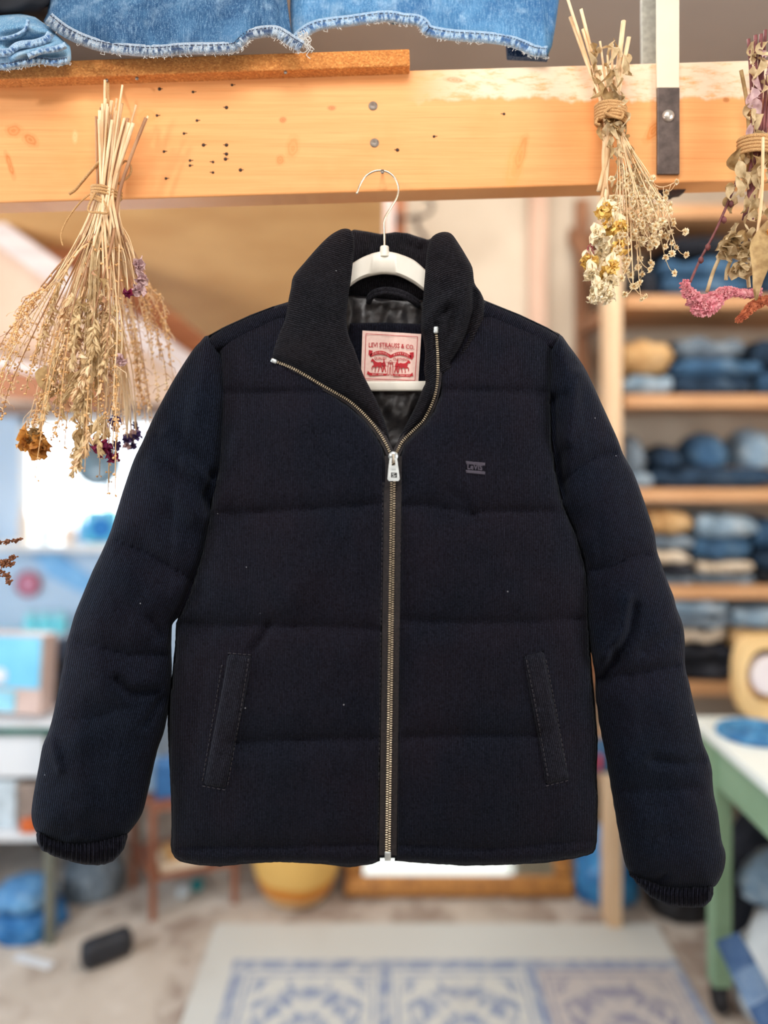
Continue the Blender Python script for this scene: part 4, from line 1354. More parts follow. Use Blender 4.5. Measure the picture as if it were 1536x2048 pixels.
WINE = plain('wine_red_stems', rgb(132, 74, 74), rgb(92, 44, 50), 60, 0.6)
BROWNSEED = plain('brown_seed', rgb(150, 96, 60), rgb(104, 60, 36), 150, 0.7)


def oat_ear(mb, a, b, n, L, rr):
    a, b = Vector(a), Vector(b)
    mb.tube([a, b], [0.0012, 0.0006], 5)
    ax = (b - a).normalized()
    for i in range(n):
        q = i / n
        c = a.lerp(b, q)
        ang = rr.uniform(0, 2 * PI)
        out = Vector((math.cos(ang), math.sin(ang), 0)) * rr.uniform(.4, .8)
        d = (ax + out).normalized()
        tip = c + d * L * rr.uniform(.6, 1.1) * (1 - 0.35 * q)
        for s in range(4):
            o = Vector((rr.uniform(-1, 1), rr.uniform(-1, 1), rr.uniform(-1, 1))) * L * 0.20
            mb.leaf(c, tip + o, L * rr.uniform(.12, .22), 0.12, Vector((rr.uniform(-1, 1), -1, rr.uniform(-.5, .5))), 3, 0, rr)


def bead_spray(mb, pts, rr, r=0.0021, step=1):
    r *= .86
    for i in range(0, len(pts), step):
        p = Vector(pts[i])
        o = Vector((rr.uniform(-1, 1), rr.uniform(-1, 1), rr.uniform(-1, .4))) * r * 2.4
        mb.tube([p, p + o], r * 0.22, 3, False)
        mb.ball(p + o, r * rr.uniform(.75, 1.2), 1)


def flower(mb, c, r, n, rr, axis=Vector((0, -0.4, -1)), open_=0.8, crumple=0.10):
    axis = Vector(axis).normalized()
    u = axis.orthogonal().normalized()
    w = axis.cross(u)
    for i in range(n):
        a = 2 * PI * i / n + rr.uniform(-.2, .2)
        d = (u * math.cos(a) + w * math.sin(a)) * open_ + axis * (1 - open_ * .5) * rr.uniform(.7, 1.1)
        mb.leaf(c, c + d.normalized() * r * rr.uniform(.8, 1.15), r * 0.75, 0.16, axis, 5, crumple, rr)


def path3(pts, k=5):
    return smooth_line([P(*p) for p in pts], k)


# ---- left bundle: straw, oats and seed sprays
A = thing('dried_flower_bundle', P(212, 900, 1.09), 'big fan-shaped bundle of dried oats and golden seed sprays tied with twine, hanging at left', 'dried flowers', 'dried flower bundles hung on the beam')
ra = random.Random(21)
tie = (213, 384)


def straw_top(i, n):
    q = i / max(1, n - 1)
    tx = 196 + q * 66 + ra.uniform(-5, 5)
    ty = 205 + ra.uniform(-10, 45) + (30 if q > .8 else 0)
    return tx, ty


ntop = 30
tops = [straw_top(i, ntop) for i in range(ntop)] + [(292, 236), (272, 210), (210, 160), (245, 170), (296, 232)]
ends = []
for i in range(len(tops)):
    q = i / (len(tops) - 1)
    ends.append(q)
k = 0
for tx, ty in tops:
    q = (tx - 190) / 100.0
    kx = tie[0] + (q - .4) * 36 + ra.uniform(-5, 5)
    zz = ZBM - 0.025 - ra.uniform(0, 0.035)
    kind = ra.random()
    # below the tie the stems fan out
    ex = 40 + 260 * ra.random()
    if k % 3 == 0:
        ex = 120 + ra.uniform(-20, 90)
    ey = 640 + ra.uniform(-90, 120)
    r0 = ra.uniform(.0013, .0026)
    mid = (kx + (ex - kx) * .22, 470, zz - .005)
    pts = path3([(tx, ty, zz - ra.uniform(0, .01)), ((tx * .45 + kx * .55), (ty + 384) / 2, zz), (kx, 384, zz - .002), mid, (kx + (ex - kx) * .6, 384 + (ey - 384) * .66, 1.085 + ra.uniform(-.03, .03) + (.05 if ex > 235 else 0)), (ex, ey, 1.085 + ra.uniform(-.045, .045) + (.085 if ex > 235 else 0))])
    m = MB()
    n = len(pts)
    m.tube(pts, [r0 * (1.0 if j < n * .45 else 1.0 - .62 * (j - n * .45) / (n * .55)) for j in range(n)], 6)
    st = m.build('stem', STRAW if k % 5 else STRAWD, A)
    m = MB()
    e, d = pts[-1], (pts[-1] - pts[-4]).normalized()
    if k % 3 == 0:
        oat_ear(m, e - d * .02, e + d * .06 + Vector((0, 0, -.05)), 13, 0.018, ra)
        m.build('oat_ear', OAT, st)
    else:
        br = [pts[int(n * .62) + j] if int(n * .62) + j < n else e for j in range(0, int(n * .38))]
        ext = [e + d * .012 * j + Vector((0, 0, -.0012 * j * j)) for j in range(1, 9)]
        m.tube(br[-1:] + ext, 0.0006, 4)
        bead_spray(m, br[::1] + ext, ra, 0.0022)
        bead_spray(m, br[::1] + ext, ra, 0.0017)
        m.build('seed_spray', BEAD, st)
    k += 1
# thin branching sprays that fill the fan
for i in range(62):
    ex = -6 + 342 * (i / 61.0) + ra.uniform(-10, 10)
    ey = (815 if ex < 60 else 850 if ex < 260 else 805) + ra.uniform(-150, 30)
    kx = tie[0] + (ex - 170) * .10
    z1 = 1.085 + ra.uniform(-.05, .05) if ex < 235 else 1.172 + ra.uniform(-.012, .015)
    bend = -40 if ex < 140 else 26
    pts = path3([(kx, 386, ZBM - .045), (kx + (ex - kx) * .18, 470, ZBM - .05), (kx + (ex - kx) * .55 + bend * .3, 600 + (ey - 760) * .4, z1), (ex + bend * -.2, ey - 70, z1), (ex - (12 if ex < 150 else -4), ey, z1)], 7)
    m = MB()
    n = len(pts)
    m.tube(pts, [.0012 * (1 - .5 * j / n) for j in range(n)], 5)
    tw = n // 2
    for j in range(tw, n - 1, 2):       # side twigs
        a = pts[j]
        dd = Vector((ra.uniform(-.02, .02), ra.uniform(-.012, .012), -ra.uniform(.008, .022)))
        m.tube([a, a + dd * .6 + Vector((dd.x * .3, 0, 0)), a + dd], .00045, 3, False)
    st = m.build('stem', STRAW if i % 3 else STRAWD, A)
    m = MB()
    if i % 4 == 1 and 90 < ex < 270:
        oat_ear(m, pts[int(n * .62)], pts[-1] + Vector((0, 0, -.012)), 20, 0.018, ra)
        m.build('oat_ear', OAT, st)
    else:
        bead_spray(m, pts[int(n * .55):], ra, .0020)
        bead_spray(m, pts[int(n * .62):], ra, .0024)
        bead_spray(m, pts[int(n * .70):], ra, .0015)
        m.build('seed_spray', BEAD if i % 2 else STRAW, st)
# grey-green oat heads, hanging in the middle
for i in range(20):
    q = i / 19
    cx, cy = 176 + ra.uniform(-62, 58) * (1 - .5 * q), 590 + 280 * q + ra.uniform(-20, 20)
    zz = 1.055 + ra.uniform(-.015, .02)
    m = MB()
    m.tube(path3([(213, 392, ZBM - .05), (208 + (cx - 208) * .5, 500, 1.07), (cx + 6, cy, zz)], 6), .0008, 4)
    st = m.build('stem', OAT, A)
    m = MB()
    oat_ear(m, P(cx + 6, cy, zz), P(cx - 8 + ra.uniform(-20, 16), cy + ra.uniform(50, 84), zz), 15, 0.019, ra)
    m.build('oat_ear', OAT if i % 3 else STRAW, st)
m = MB()
oat_ear(m, P(152, 860, 1.06), P(147, 955, 1.065), 14, .016, ra)
m.build('oat_ear', OAT, A)
for i in range(54):
    q = ra.random()
    x, y = 196 - 150 * q * ra.random() + 96 * q * ra.random(), 520 + 300 * q + ra.uniform(-30, 30)
    zz = 1.06 + ra.uniform(-.02, .03)
    m = MB()
    m.leaf(P(x, y, zz), P(x + ra.uniform(-14, 14), y + ra.uniform(10, 30), zz - ra.uniform(0, .02)), ra.uniform(.003, .008), ra.uniform(-.5, .5), Vector((ra.uniform(-1, 1), -1, 0)), 5, .15, ra)
    m.build('dry_leaf', (TANLEAF, STRAWD, OAT, STRAW)[i % 4], A)
# coloured flowers in the bundle
def bloom(root, c, r, n, mat, rr, name='flower_head', axis=(0, -.4, -1), open_=.8, stem_from=None, smat=None, cr=.12, layers=1):
    c = P(*c)
    m = MB()
    for q in range(layers):
        flower(m, c + Vector((rr.uniform(-1, 1), rr.uniform(-1, 1), -q * .6)) * r * .3 * (q > 0), r * (1 - .2 * q), n, rr, Vector(axis), open_, cr)
    o = m.build(name, mat, root)
    if stem_from:
        m = MB()
        a = P(*stem_from)
        m.tube(smooth_line([a, a.lerp(c, .5) + Vector((.006, 0, .004)), c], 5), .0008, 4)
        m.build('stem', smat or STRAW, root)
    return o


bloom(A, (74, 880, 1.055), .027, 11, RUSTP, ra, axis=(-.1, -1, -.25), open_=.95, stem_from=(150, 560, 1.08), layers=2, cr=.2)
bloom(A, (76, 868, 1.05), .018, 8, TANLEAF, ra, axis=(.1, -1, -.5), open_=.7, cr=.25)
bloom(A, (205, 890, 1.055), .017, 8, MAG, ra, axis=(.1, -1, -.3), open_=.9, stem_from=(208, 620, 1.08), layers=2, cr=.2)
bloom(A, (225, 912, 1.06), .013, 7, MAG, ra, axis=(.4, -1, -.4), stem_from=(212, 650, 1.08), cr=.2)
bloom(A, (196, 880, 1.05), .008, 5, ORED, ra, axis=(0, -1, -.2), cr=.2)
for i in range(17):
    c = (198 + 88 * ra.random(), 838 + 62 * ra.random())
    bloom(A, (c[0], c[1], (1.075 if c[0] < 246 else 1.16) + ra.uniform(-.015, .015)), ra.uniform(.007, .011), 6, PURP if i % 4 else PINKW, ra, axis=(ra.uniform(-.6, .6), -1, ra.uniform(-.8, .2)), stem_from=(225 + ra.uniform(-20, 20), 640, 1.09), cr=.2)
for c in ((272, 528), (276, 556), (271, 578)):
    bloom(A, (c[0], c[1], 1.08), .015, 7, PINKW, ra, axis=(.8, -.6, -.2), open_=.9, stem_from=(226, 430, 1.09), layers=2)
bloom(A, (243, 720, 1.05), .011, 9, PINKW, ra, axis=(0, -1, -.3), open_=1.0, stem_from=(225, 560, 1.08))
bloom(A, (256, 585, 1.07), .010, 6, MAG, ra, axis=(.3, -.8, -.4), stem_from=(226, 450, 1.09))
for (a, b, w) in (((85, 735), (118, 785), .030), ((195, 850), (175, 915), .030), ((120, 770), (96, 800), .018)):
    m = MB()
    m.leaf(P(*a, 1.075), P(*b, 1.07), w, .15, None, 6, .06, ra)
    m.build('dry_leaf', TANLEAF, A)
# twine: windings, knot ends and the loop up to its nail
m = MB()
def winding(m, cx, cy, rx, ry, z, turns, pitch, tilt, rad=.0024, n=16):
    pts = []
    for i in range(int(turns * n) + 1):
        a = 2 * PI * i / n
        x = cx + rx * math.cos(a)
        y = cy + tilt * (x - cx) + pitch * i / n
        pts.append(P(x, y, z) + Vector((0, ry * math.sin(a), 0)))
    m.tube(pts, rad, 6)


winding(m, 213, 378, 27, .022, ZBM - .042, 3, 6, .16)
winding(m, 207, 400, 22, .020, ZBM - .042, 2, 5, .5)
m.tube(path3([(190, 385, ZBM - .066), (176, 420, ZBM - .07), (196, 425, ZBM - .072), (215, 425, ZBM - .07), (208, 402, ZBM - .07)]), .0016, 6)
m.tube(path3([(204, 318, ZBM - .035), (184, 340, ZBM - .03), (162, 366, ZBM - .02), (150, 380, ZBM - .02), (138, 388, ZBM - .022)]), .0022, 6)
m.tube(path3([(186, 384, ZBM - .04), (160, 405, ZBM - .05), (134, 440, ZBM - .05), (122, 470, ZBM - .05), (126, 492, ZBM - .05)]), .0012, 5)
m.tube(path3([(236, 368, ZBM - .03), (258, 352, ZBM - .03), (262, 334, ZBM - .03), (252, 322, ZBM - .03), (240, 332, ZBM - .03)]), .0016, 6)
m.tube(path3([(208, 372, ZBM - .045), (214, 250, ZBM - .04), (216, 200, ZBM - .03), (217, 166, ZBM - .02)]), .0016, 6)
m.tube(path3([(222, 372, ZBM - .045), (222, 250, ZBM - .045), (218, 200, ZBM - .03), (212, 163, ZBM - .02)]), .0016, 6)
m.build('twine', TWINE, A)
for nx, ny in ((214, 164), (275, 160), (572, 148)):
    m = MB()
    m.tube([P(nx, ny, ZBM + .002), P(nx - 1, ny - 3, ZBM - .022)], .0013, 6)
    m.lathe([(0, 0), (.0028, 0), (.0024, .001), (0, .0012)], P(nx - 1, ny - 3, ZBM - .022), 10, rotm(PI / 2, 0, 0))
    m.build('hanging_nail', NAIL, beam)

# ---- right-hand bundle: straw stubs, curled leaves, yellow snapdragons and little daisies
B = thing('dried_flower_bundle', P(1220, 600, 1.09), 'bundle of yellow dried snapdragons and tiny cream daisies hanging beside the steel strap', 'dried flowers', 'dried flower bundles hung on the beam')
rb = random.Random(5)
zB = ZBM - .03
for (tx, ty, r0) in ((1134, -6, .0022), (1140, 34, .0024), (1162, 18, .0024), (1165, 58, .0020), (1247, 42, .0036), (1258, 74, .0032), (1180, 90, .0016), (1200, 82, .0016), (1225, 88, .0018), (1236, 130, .0018), (1215, 110, .0016), (1190, 130, .0018)):
    kx = 1218 + (tx - 1200) * .20
    ex, ey = 1205 + rb.uniform(-8, 12), 390 + rb.uniform(-15, 20)
    pts = path3([(tx, ty, zB - rb.uniform(0, .02)), ((tx + kx) / 2, (ty + 215) / 2, zB - .005), (kx, 218, zB - .01), (1212 + rb.uniform(-6, 6), 300, zB - .012), (ex, ey, zB - .01)])
    m = MB(); m.tube(pts, r0, 6); m.build('stem', STRAW, B)
# curled leaves round the neck
for i in range(46):
    y0 = 84 + (i % 23) * 7.6 + rb.uniform(-6, 6)
    half = 42 - (y0 - 84) * .14
    x0 = 1212 + (y0 - 84) * .06 + rb.uniform(-half, half)
    a = (x0, y0, zB - rb.uniform(.0, .03))
    b = (x0 + rb.uniform(-15, 15), y0 + rb.uniform(18, 46), zB - rb.uniform(.0, .045))
    m = MB(); m.leaf(P(*a), P(*b), rb.uniform(.006, .012), rb.uniform(-.3, .35), Vector((rb.uniform(-1, 1), -1, rb.uniform(-.6, .6))), 7, .14, rb)
    m.build('dry_leaf', GREYLEAF if i % 3 else TANLEAF, B)
for i in range(40):
    y0 = 240 + rb.uniform(0, 130)
    x0 = 1222 + (y0 - 240) * .22 + rb.uniform(-22, 22 + (y0 - 240) * .2)
    m = MB(); m.leaf(P(x0, y0, zB - rb.uniform(0, .03)), P(x0 + rb.uniform(-12, 14), y0 + rb.uniform(14, 30), zB - rb.uniform(0, .04)), rb.uniform(.004, .009), rb.uniform(-.3, .3), Vector((rb.uniform(-1, 1), -1, 0)), 7, .14, rb)
    m.build('dry_leaf', GREYLEAF if i % 2 else TANLEAF, B)
# snapdragons
blooms = [(1208, 420, .019), (1216, 452, .019), (1190, 470, .020), (1236, 452, .017), (1204, 500, .022), (1232, 492, .019), (1178, 520, .017), (1180, 545, .016), (1205, 545, .019), (1192, 575, .017), (1218, 560, .017), (1212, 590, .016), (1190, 594, .013), (1224, 530, .016)]
for i, (x, y, r) in enumerate(blooms):
    zz = zB - .012 - rb.uniform(0, .025)
    m = MB()
    for q_ in range(6):
        o_ = rb.uniform(-7, 7)
        m.leaf(P(x + o_ * .4, y - 24 + rb.uniform(-4, 4), zz - .002 * q_), P(x + o_, y + 4, zz - .002 * q_ - .002), r * .34, rb.uniform(-.2, .25), Vector((rb.uniform(-.8, .8), -1, 0)), 5, .12, rb)
    cup = m.build('calyx', CRM, B)
    m = MB()
    flower(m, P(x, y - 4, zz), r * 1.05, 8, rb, Vector((rb.uniform(-.5, .5), -.7, -1)), .62, .20)
    flower(m, P(x, y, zz - .004), r * .8, 7, rb, Vector((rb.uniform(-.5, .5), -1, -.5)), .8, .24)
    m.build('flower_head', YEL if (i % 5 in (0, 1, 3) and y < 560) else CRM, B)
for x, y in ((1232, 462), (1236, 474), (1180, 490), (1178, 502)):
    bloom(B, (x, y, zB - .02), .011, 5, ORED if x > 1200 else PINKA, rb, axis=(0, -.6, -1), open_=.5)
# daisy sprays
n_heads, rest = 0, MB()
DAISYC = plain('daisy_centre', rgb(212, 168, 104), rgb(176, 130, 74), 150, .8)
for i in range(32):
    ex = 1234 + 120 * (i / 31.0) + rb.uniform(-6, 6)
    ey = 470 + rb.uniform(-80, 105) if i < 26 else 395 + rb.uniform(-40, 100)
    zz = zB - rb.uniform(-.01, .05)
    pts = path3([(1228 + rb.uniform(-10, 12), 232, zB - .01), (1236 + (ex - 1236) * .2, 290, zB - .014), (1240 + (ex - 1240) * .62, 370, zz), (ex, ey, zz)], 6)
    m = MB(); m.tube(pts, [.0010 * (1 - .4 * j / len(pts)) for j in range(len(pts))], 5)
    heads = []
    n = len(pts)
    for j in range(int(n * .55), n, 2):
        a = pts[j]
        dd = Vector((rb.uniform(-.016, .018), rb.uniform(-.012, .008), -rb.uniform(.010, .030)))
        m.tube(smooth_line([a, a + dd * .5 + Vector((0, 0, -.004)), a + dd], 3), .0005, 4)
        heads.append((a + dd, dd.normalized()))
    heads.append((pts[-1], Vector((0, -.3, -1))))
    st = m.build('stem', STRAW if i % 4 else GREYLEAF, B)
    for c, d in heads:
        d = (d * .7 + Vector((rb.uniform(-.6, .6), -.9, rb.uniform(-.2, .4)))).normalized()
        mm = MB() if n_heads < 100 else rest
        mm.mi = 0
        flower(mm, c, rb.uniform(.0046, .0066), 9, rb, d, 1.25, .08)
        mm.mi = 1
        mm.ball(c + d * .0012, .0021, 1, (1, 1, 1))
        if mm is not rest:
            mm.build('flower_head', DAISY, st, mats=[DAISYC])
        n_heads += 1
if rest.v:
    o = rest.build('flower_heads', DAISY, B, mats=[DAISYC])
    o['kind'] = 'stuff'
m = MB()
winding(m, 1221, 212, 29, .022, zB - .008, 6, 6, .10, .0026)
m.tube(path3([(1196, 236, zB - .02), (1192, 246, zB - .02), (1200, 250, zB - .02)]), .002, 6)
m.tube(path3([(1222, 214, zB - .03), (1210, 225, zB - .034), (1240, 236, zB - .034), (1246, 228, zB - .03)]), .0022, 6)
m.build('twine', TWINE, B)

# ---- bundle at the right edge: wine-red stems, curled leaves, pink and rust amaranth
C_ = thing('dried_flower_bundle', P(1500, 620, 1.08), 'bundle of curled grey leaves and wine-red stems with drooping pink amaranth, at the right edge', 'dried flowers', 'dried flower bundles hung on the beam')
rc = random.Random(9)
zC = ZBM - .035
for (tx, ty, r0, mt) in ((1497, 78, .0030, WINE), (1511, 70, .0032, WINE), (1522, 68, .0034, WINE), (1531, 60, .0030, WINE), (1482, 140, .0034, TANLEAF), (1545, 90, .003, WINE), (1504, 180, .0026, STRAW), (1560, 70, .003, WINE)):
    pts = path3([(tx, ty, zC - rc.uniform(0, .02)), ((tx * .6 + 1512 * .4), (ty + 270) / 2, zC - .004), (1512 + (tx - 1515) * .4, 275, zC - .008), (1508 + rc.uniform(-10, 14), 360, zC - .008), (1500 + rc.uniform(-18, 24), 440, zC - .01)])
    m = MB(); m.tube(pts, r0 * .8, 7); m.build('stem', mt, C_)
for i in range(26):
    y0 = 80 + rc.uniform(0, 190)
    x0 = 1516 + rc.uniform(-16, 40)
    m = MB(); m.leaf(P(x0, y0, zC - rc.uniform(0, .03)), P(x0 + rc.uniform(-10, 10), y0 + rc.uniform(20, 44), zC - rc.uniform(0, .04)), rc.uniform(.009, .017), rc.uniform(-.3, .3), Vector((rc.uniform(-1, 1), -1, 0)), 6, .14, rc)
    m.build('dry_leaf', GREYLEAF if i % 3 else PINKW, C_)
for i in range(44):
    y0 = 290 + rc.uniform(0, 240)
    x0 = 1512 + rc.uniform(-30 - (y0 - 290) * .17, 46)
    m = MB(); m.leaf(P(x0, y0, zC - rc.uniform(0, .05)), P(x0 + rc.uniform(-14, 12), y0 + rc.uniform(24, 52), zC - rc.uniform(0, .05)), rc.uniform(.009, .018), rc.uniform(-.35, .35), Vector((rc.uniform(-1, 1), -1, rc.uniform(-.4, .4))), 6, .13, rc)
    m.build('dry_leaf', GREYLEAF if i % 4 else TANLEAF, C_)
for (x, y) in ((1460, 480), (1486, 500), (1452, 500), (1478, 536)):
    bloom(C_, (x, y - 12, zC - .03), .026, 6, GREYLEAF, rc, axis=(rc.uniform(-.4, .4), -.6, -1), open_=.6, cr=.1, layers=2)
for (x, y) in ((1460, 376), (1454, 404)):
    m = MB(); m.ball(P(x, y, zC - .01), .0065, 2, (1, 1, 1.25)); m.build('seed_pod', TANLEAF, C_)
# cream dangling string and dark seed stem
m = MB(); m.tube(path3([(1526, 275, zC - .05), (1524, 380, zC - .055), (1516, 460, zC - .055), (1508, 520, zC - .055)]), [.0021] * 12 + [.0020] * 3 + [.0028], 7); m.build('stem', STRAW, C_)
m = MB(); m.tube(path3([(1484, 320, zC - .01), (1470, 370, zC - .02), (1432, 460, zC - .02), (1400, 520, zC - .02), (1380, 565, zC - .02)]), .0019, 6)
for x, y in ((1416, 494), (1402, 520), (1448, 440), (1462, 408)):
    m.ball(P(x, y, zC - .022), .0042, 1, (1, 1, 1.4))
m.build('stem', WINE, C_)
for e, s in (((1414, 584), (1446, 500)), ((1498, 575), (1500, 520)), ((1452, 560), (1462, 520))):
    m = MB(); m.tube(path3([(s[0], s[1], zC - .02), ((s[0] + e[0]) / 2 - 3, (s[1] + e[1]) / 2, zC - .02), (e[0], e[1], zC - .02)]), .0026, 6); m.build('stem', GREYLEAF, C_)


def amaranth(name, line, radii, mat, rr, n=260):
    pts = path3(line, 8)
    m = MB()
    m.tube(pts, [radii[min(len(radii) - 1, int(j / len(pts) * len(radii)))] * .8 for j in range(len(pts))], 8)
    for k in range(n):
        j = rr.randrange(len(pts) - 1)
        q = j / len(pts)
        r = np.interp(q, np.linspace(0, 1, len(radii)), radii)
        d = Vector((rr.uniform(-1, 1), rr.uniform(-1, .4), rr.uniform(-1, 1))).normalized()
        c = pts[j].lerp(pts[j + 1], rr.random()) + d * r * .62
        m.leaf(c, c + (d + Vector((rr.uniform(-.5, .5), 0, rr.uniform(-.6, .2)))).normalized() * r * rr.uniform(.3, .6), r * .42, .25, None, 3, .1, rr)
    return m.build(name, mat, C_)


amaranth('amaranth_tail', [(1368, 566, zC - .02), (1374, 582, zC - .02), (1388, 600, zC - .022), (1402, 612, zC - .024), (1424, 604, zC - .024), (1446, 586, zC - .024), (1470, 584, zC - .024), (1494, 588, zC - .024), (1516, 586, zC - .022)], [.007, .009, .013, .017, .014, .010, .007, .008, .008], PINKA, rc, 900)
amaranth('amaranth_tail', [(1476, 641, zC - .03), (1490, 628, zC - .03), (1506, 612, zC - .03), (1526, 602, zC - .03), (1560, 598, zC - .03)], [.005, .007, .008, .008, .008], RUSTA, rc, 600)
m = MB(); m.leaf(P(1540, 440, zC - .05), P(1514, 600, zC - .055), .030, .12, None, 9, .12, rc); m.build('dry_leaf', TANLEAF, C_)
m = MB(); flower(m, P(1536, 462, zC - .05), .02, 6, rc, Vector((0, -.6, -1)), .6, .1); m.build('flower_head', RUSTP, C_)
m = MB()
winding(m, 1512, 278, 33, .022, zC - .010, 5, 7, .06, .0028)
m.build('twine', TWINE, C_)

# ---- sprig at the left edge of the view
S = thing('hanging_seed_sprig', P(-10, 1165, 1.06), 'small sprig of brown dried seeds poking in at the left edge', 'dried flowers')
rs = random.Random(2)
for line in ([(-90, 1090, 1.06), (-40, 1086, 1.06), (0, 1084, 1.06), (40, 1078, 1.06)], [(-90, 1095, 1.06), (-40, 1110, 1.06), (4, 1122, 1.06), (28, 1112, 1.06)], [(-90, 1100, 1.06), (-40, 1128, 1.06), (-6, 1140, 1.06), (14, 1150, 1.06), (18, 1164, 1.06)], [(-90, 1100, 1.06), (-40, 1124, 1.06), (0, 1130, 1.06), (26, 1126, 1.06)]):
    pts = path3(line, 10)
    m = MB(); m.tube(pts, .0009, 5); st = m.build('stem', BROWNSEED, S)
    m = MB()
    for q in range(4):
        bead_spray(m, pts[12:], rs, .0019)
    m.build('seed_spray', BROWNSEED, st)
m = MB()
m.tube([P(-90, 1096, 1.06), P(-100, 700, 1.075), P(-104, 300, ZBM - .03)], .0012, 5)
m.build('stem', STRAWD, S)

# ================================================================== SHELVES WITH FOLDED DENIM
SHELFW = plain('orange_shelf_pine', rgb(214, 164, 118), rgb(194, 142, 96), 4, 0.6, 0, 0, .002, (1, 6, 6))
POSTW = plain('pale_stud_pine', rgb(234, 202, 164), rgb(220, 182, 142), 4, 0.6, 0, 0, .002, (8, 8, 1))
DARKW = plain('dark_brown_timber', rgb(150, 104, 72), rgb(122, 82, 56), 5, 0.7)  # darker brown wood for bearers, rear post, brace and planks
ZS = 2.306
shelf = thing('shelving_unit', Vector((1.1, ZS, 0)), 'open pine shelving unit of wide boards packed with folded denim, against the back wall', 'shelves')
bz = [2.25, 1.968, 1.656, 1.36, 1.056, 0.752, 0.45]
px0 = P(1233, 0, ZS).x
m = MB(); m.box2((px0 - .024, ZS, 0), (px0 + .018, ZS + .089, 2.42), .003); m.build('post', POSTW, shelf, False)
m = MB(); m.box2((1.545, ZS, 0), (1.60, ZS + .089, 2.42), .003); m.build('post', POSTW, shelf, False)
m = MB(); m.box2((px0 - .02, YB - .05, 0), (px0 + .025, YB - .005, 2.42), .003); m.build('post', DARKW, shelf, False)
for i, z in enumerate(bz):
    m = MB(); m.box2((px0 + .03, ZS + .008, z - .022), (1.61, YB - .01, z + .018), .003); m.build('shelf_board', SHELFW, shelf, False)
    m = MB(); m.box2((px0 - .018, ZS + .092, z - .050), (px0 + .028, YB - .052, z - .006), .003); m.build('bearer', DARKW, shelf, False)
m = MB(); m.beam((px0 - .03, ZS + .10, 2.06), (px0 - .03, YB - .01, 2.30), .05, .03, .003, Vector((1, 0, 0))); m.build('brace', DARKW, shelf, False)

NAVY = denim('navy_denim', rgb(46, 68, 92), rgb(26, 42, 60), rgb(104, 124, 142), 9)
BLUE = denim('blue_denim', rgb(66, 104, 138), rgb(36, 68, 100), rgb(140, 166, 186), 9)
LIGHT = denim('washed_denim', rgb(150, 172, 188), rgb(108, 136, 158), rgb(214, 218, 218), 9)
GREYD = denim('grey_denim', rgb(120, 134, 146), rgb(80, 94, 108), rgb(180, 190, 196), 9)
BLACKD = denim('black_denim', rgb(40, 42, 50), rgb(24, 26, 32), rgb(90, 92, 98), 9)
TAND = denim('tan_canvas', rgb(214, 172, 118), rgb(176, 132, 82), rgb(238, 212, 172), 9)
CREAMD = denim('cream_cotton', rgb(226, 208, 184), rgb(196, 176, 150), rgb(240, 230, 214), 9)
CNAME = {id(NAVY): 'navy', id(BLUE): 'mid-blue', id(LIGHT): 'washed light-blue', id(GREYD): 'grey-blue', id(BLACKD): 'black', id(TAND): 'tan', id(CREAMD): 'cream'}


def folded(name, x0, x1, y0, z0, z1, d, mat, label, cat, group, seed, yaw=0.0, folds=1):
    """garment folded into U-shaped layers, bends to the front"""
    w, h = x1 - x0, z1 - z0
    mb = MB()
    rr = random.Random(seed)
    t = h / (2 * folds)
    nx = 11
    for k in range(folds):
        zb = k * 2 * t
        fr = rr.uniform(-.012, .012)
        cs = [(d, 2 * t)]
        for a in range(0, 7):
            an = PI / 2 + PI * a / 6
            cs.append((t + fr + t * math.cos(an), t + t * math.sin(an)))
        cs += [(d, 0), (d, .86 * t), (t * 1.2 + fr, .9 * t), (t + fr, t), (t * 1.2 + fr, 1.1 * t), (d, 1.14 * t)]
        vs, fs = [], []
        nc = len(cs)
        for i in range(nx):
            q = i / (nx - 1)
            e = 1 - .35 * abs(2 * q - 1) ** 6
            for (yy, zz) in cs:
                nz = noise.noise(Vector((q * 3.2 + seed * 3.7, yy * 9, seed + k))) * .026
                ny = noise.noise(Vector((q * 4.0 + seed * 1.3, zz * 20, seed + 5 + k))) * .020
                vs.append(Vector(((q - .5) * w * (1 + .02 * math.sin(zz * 90 + seed)), yy + ny, zb + max(0.0, min(2 * t, t + (zz - t) * e + nz * min(1, zz / t)))))) 
        for i in range(nx - 1):
            for c in range(nc):
                c2 = (c + 1) % nc
                fs.append((i * nc + c, i * nc + c2, (i + 1) * nc + c2, (i + 1) * nc + c))
        for b in (0, nx - 1):       # end caps: upper leg, lower leg and bend
            o = b * nc
            cap = [tuple(o + c for c in (0, 1, 11, 12, 13)), tuple(o + c for c in (1, 2, 3, 4, 5, 6, 7, 10, 11)), tuple(o + c for c in (7, 8, 9, 10))]
            fs += cap
        mb.add(vs, fs)
    Rz = rotm(0, 0, yaw)
    c = Vector(((x0 + x1) / 2, y0, z0))
    mb.v = [Rz @ p + c for p in mb.v]
    o = mb.build(name, mat, None, True, auto=60)
    fix_normals(o)
    return tag(o, label, cat, group)


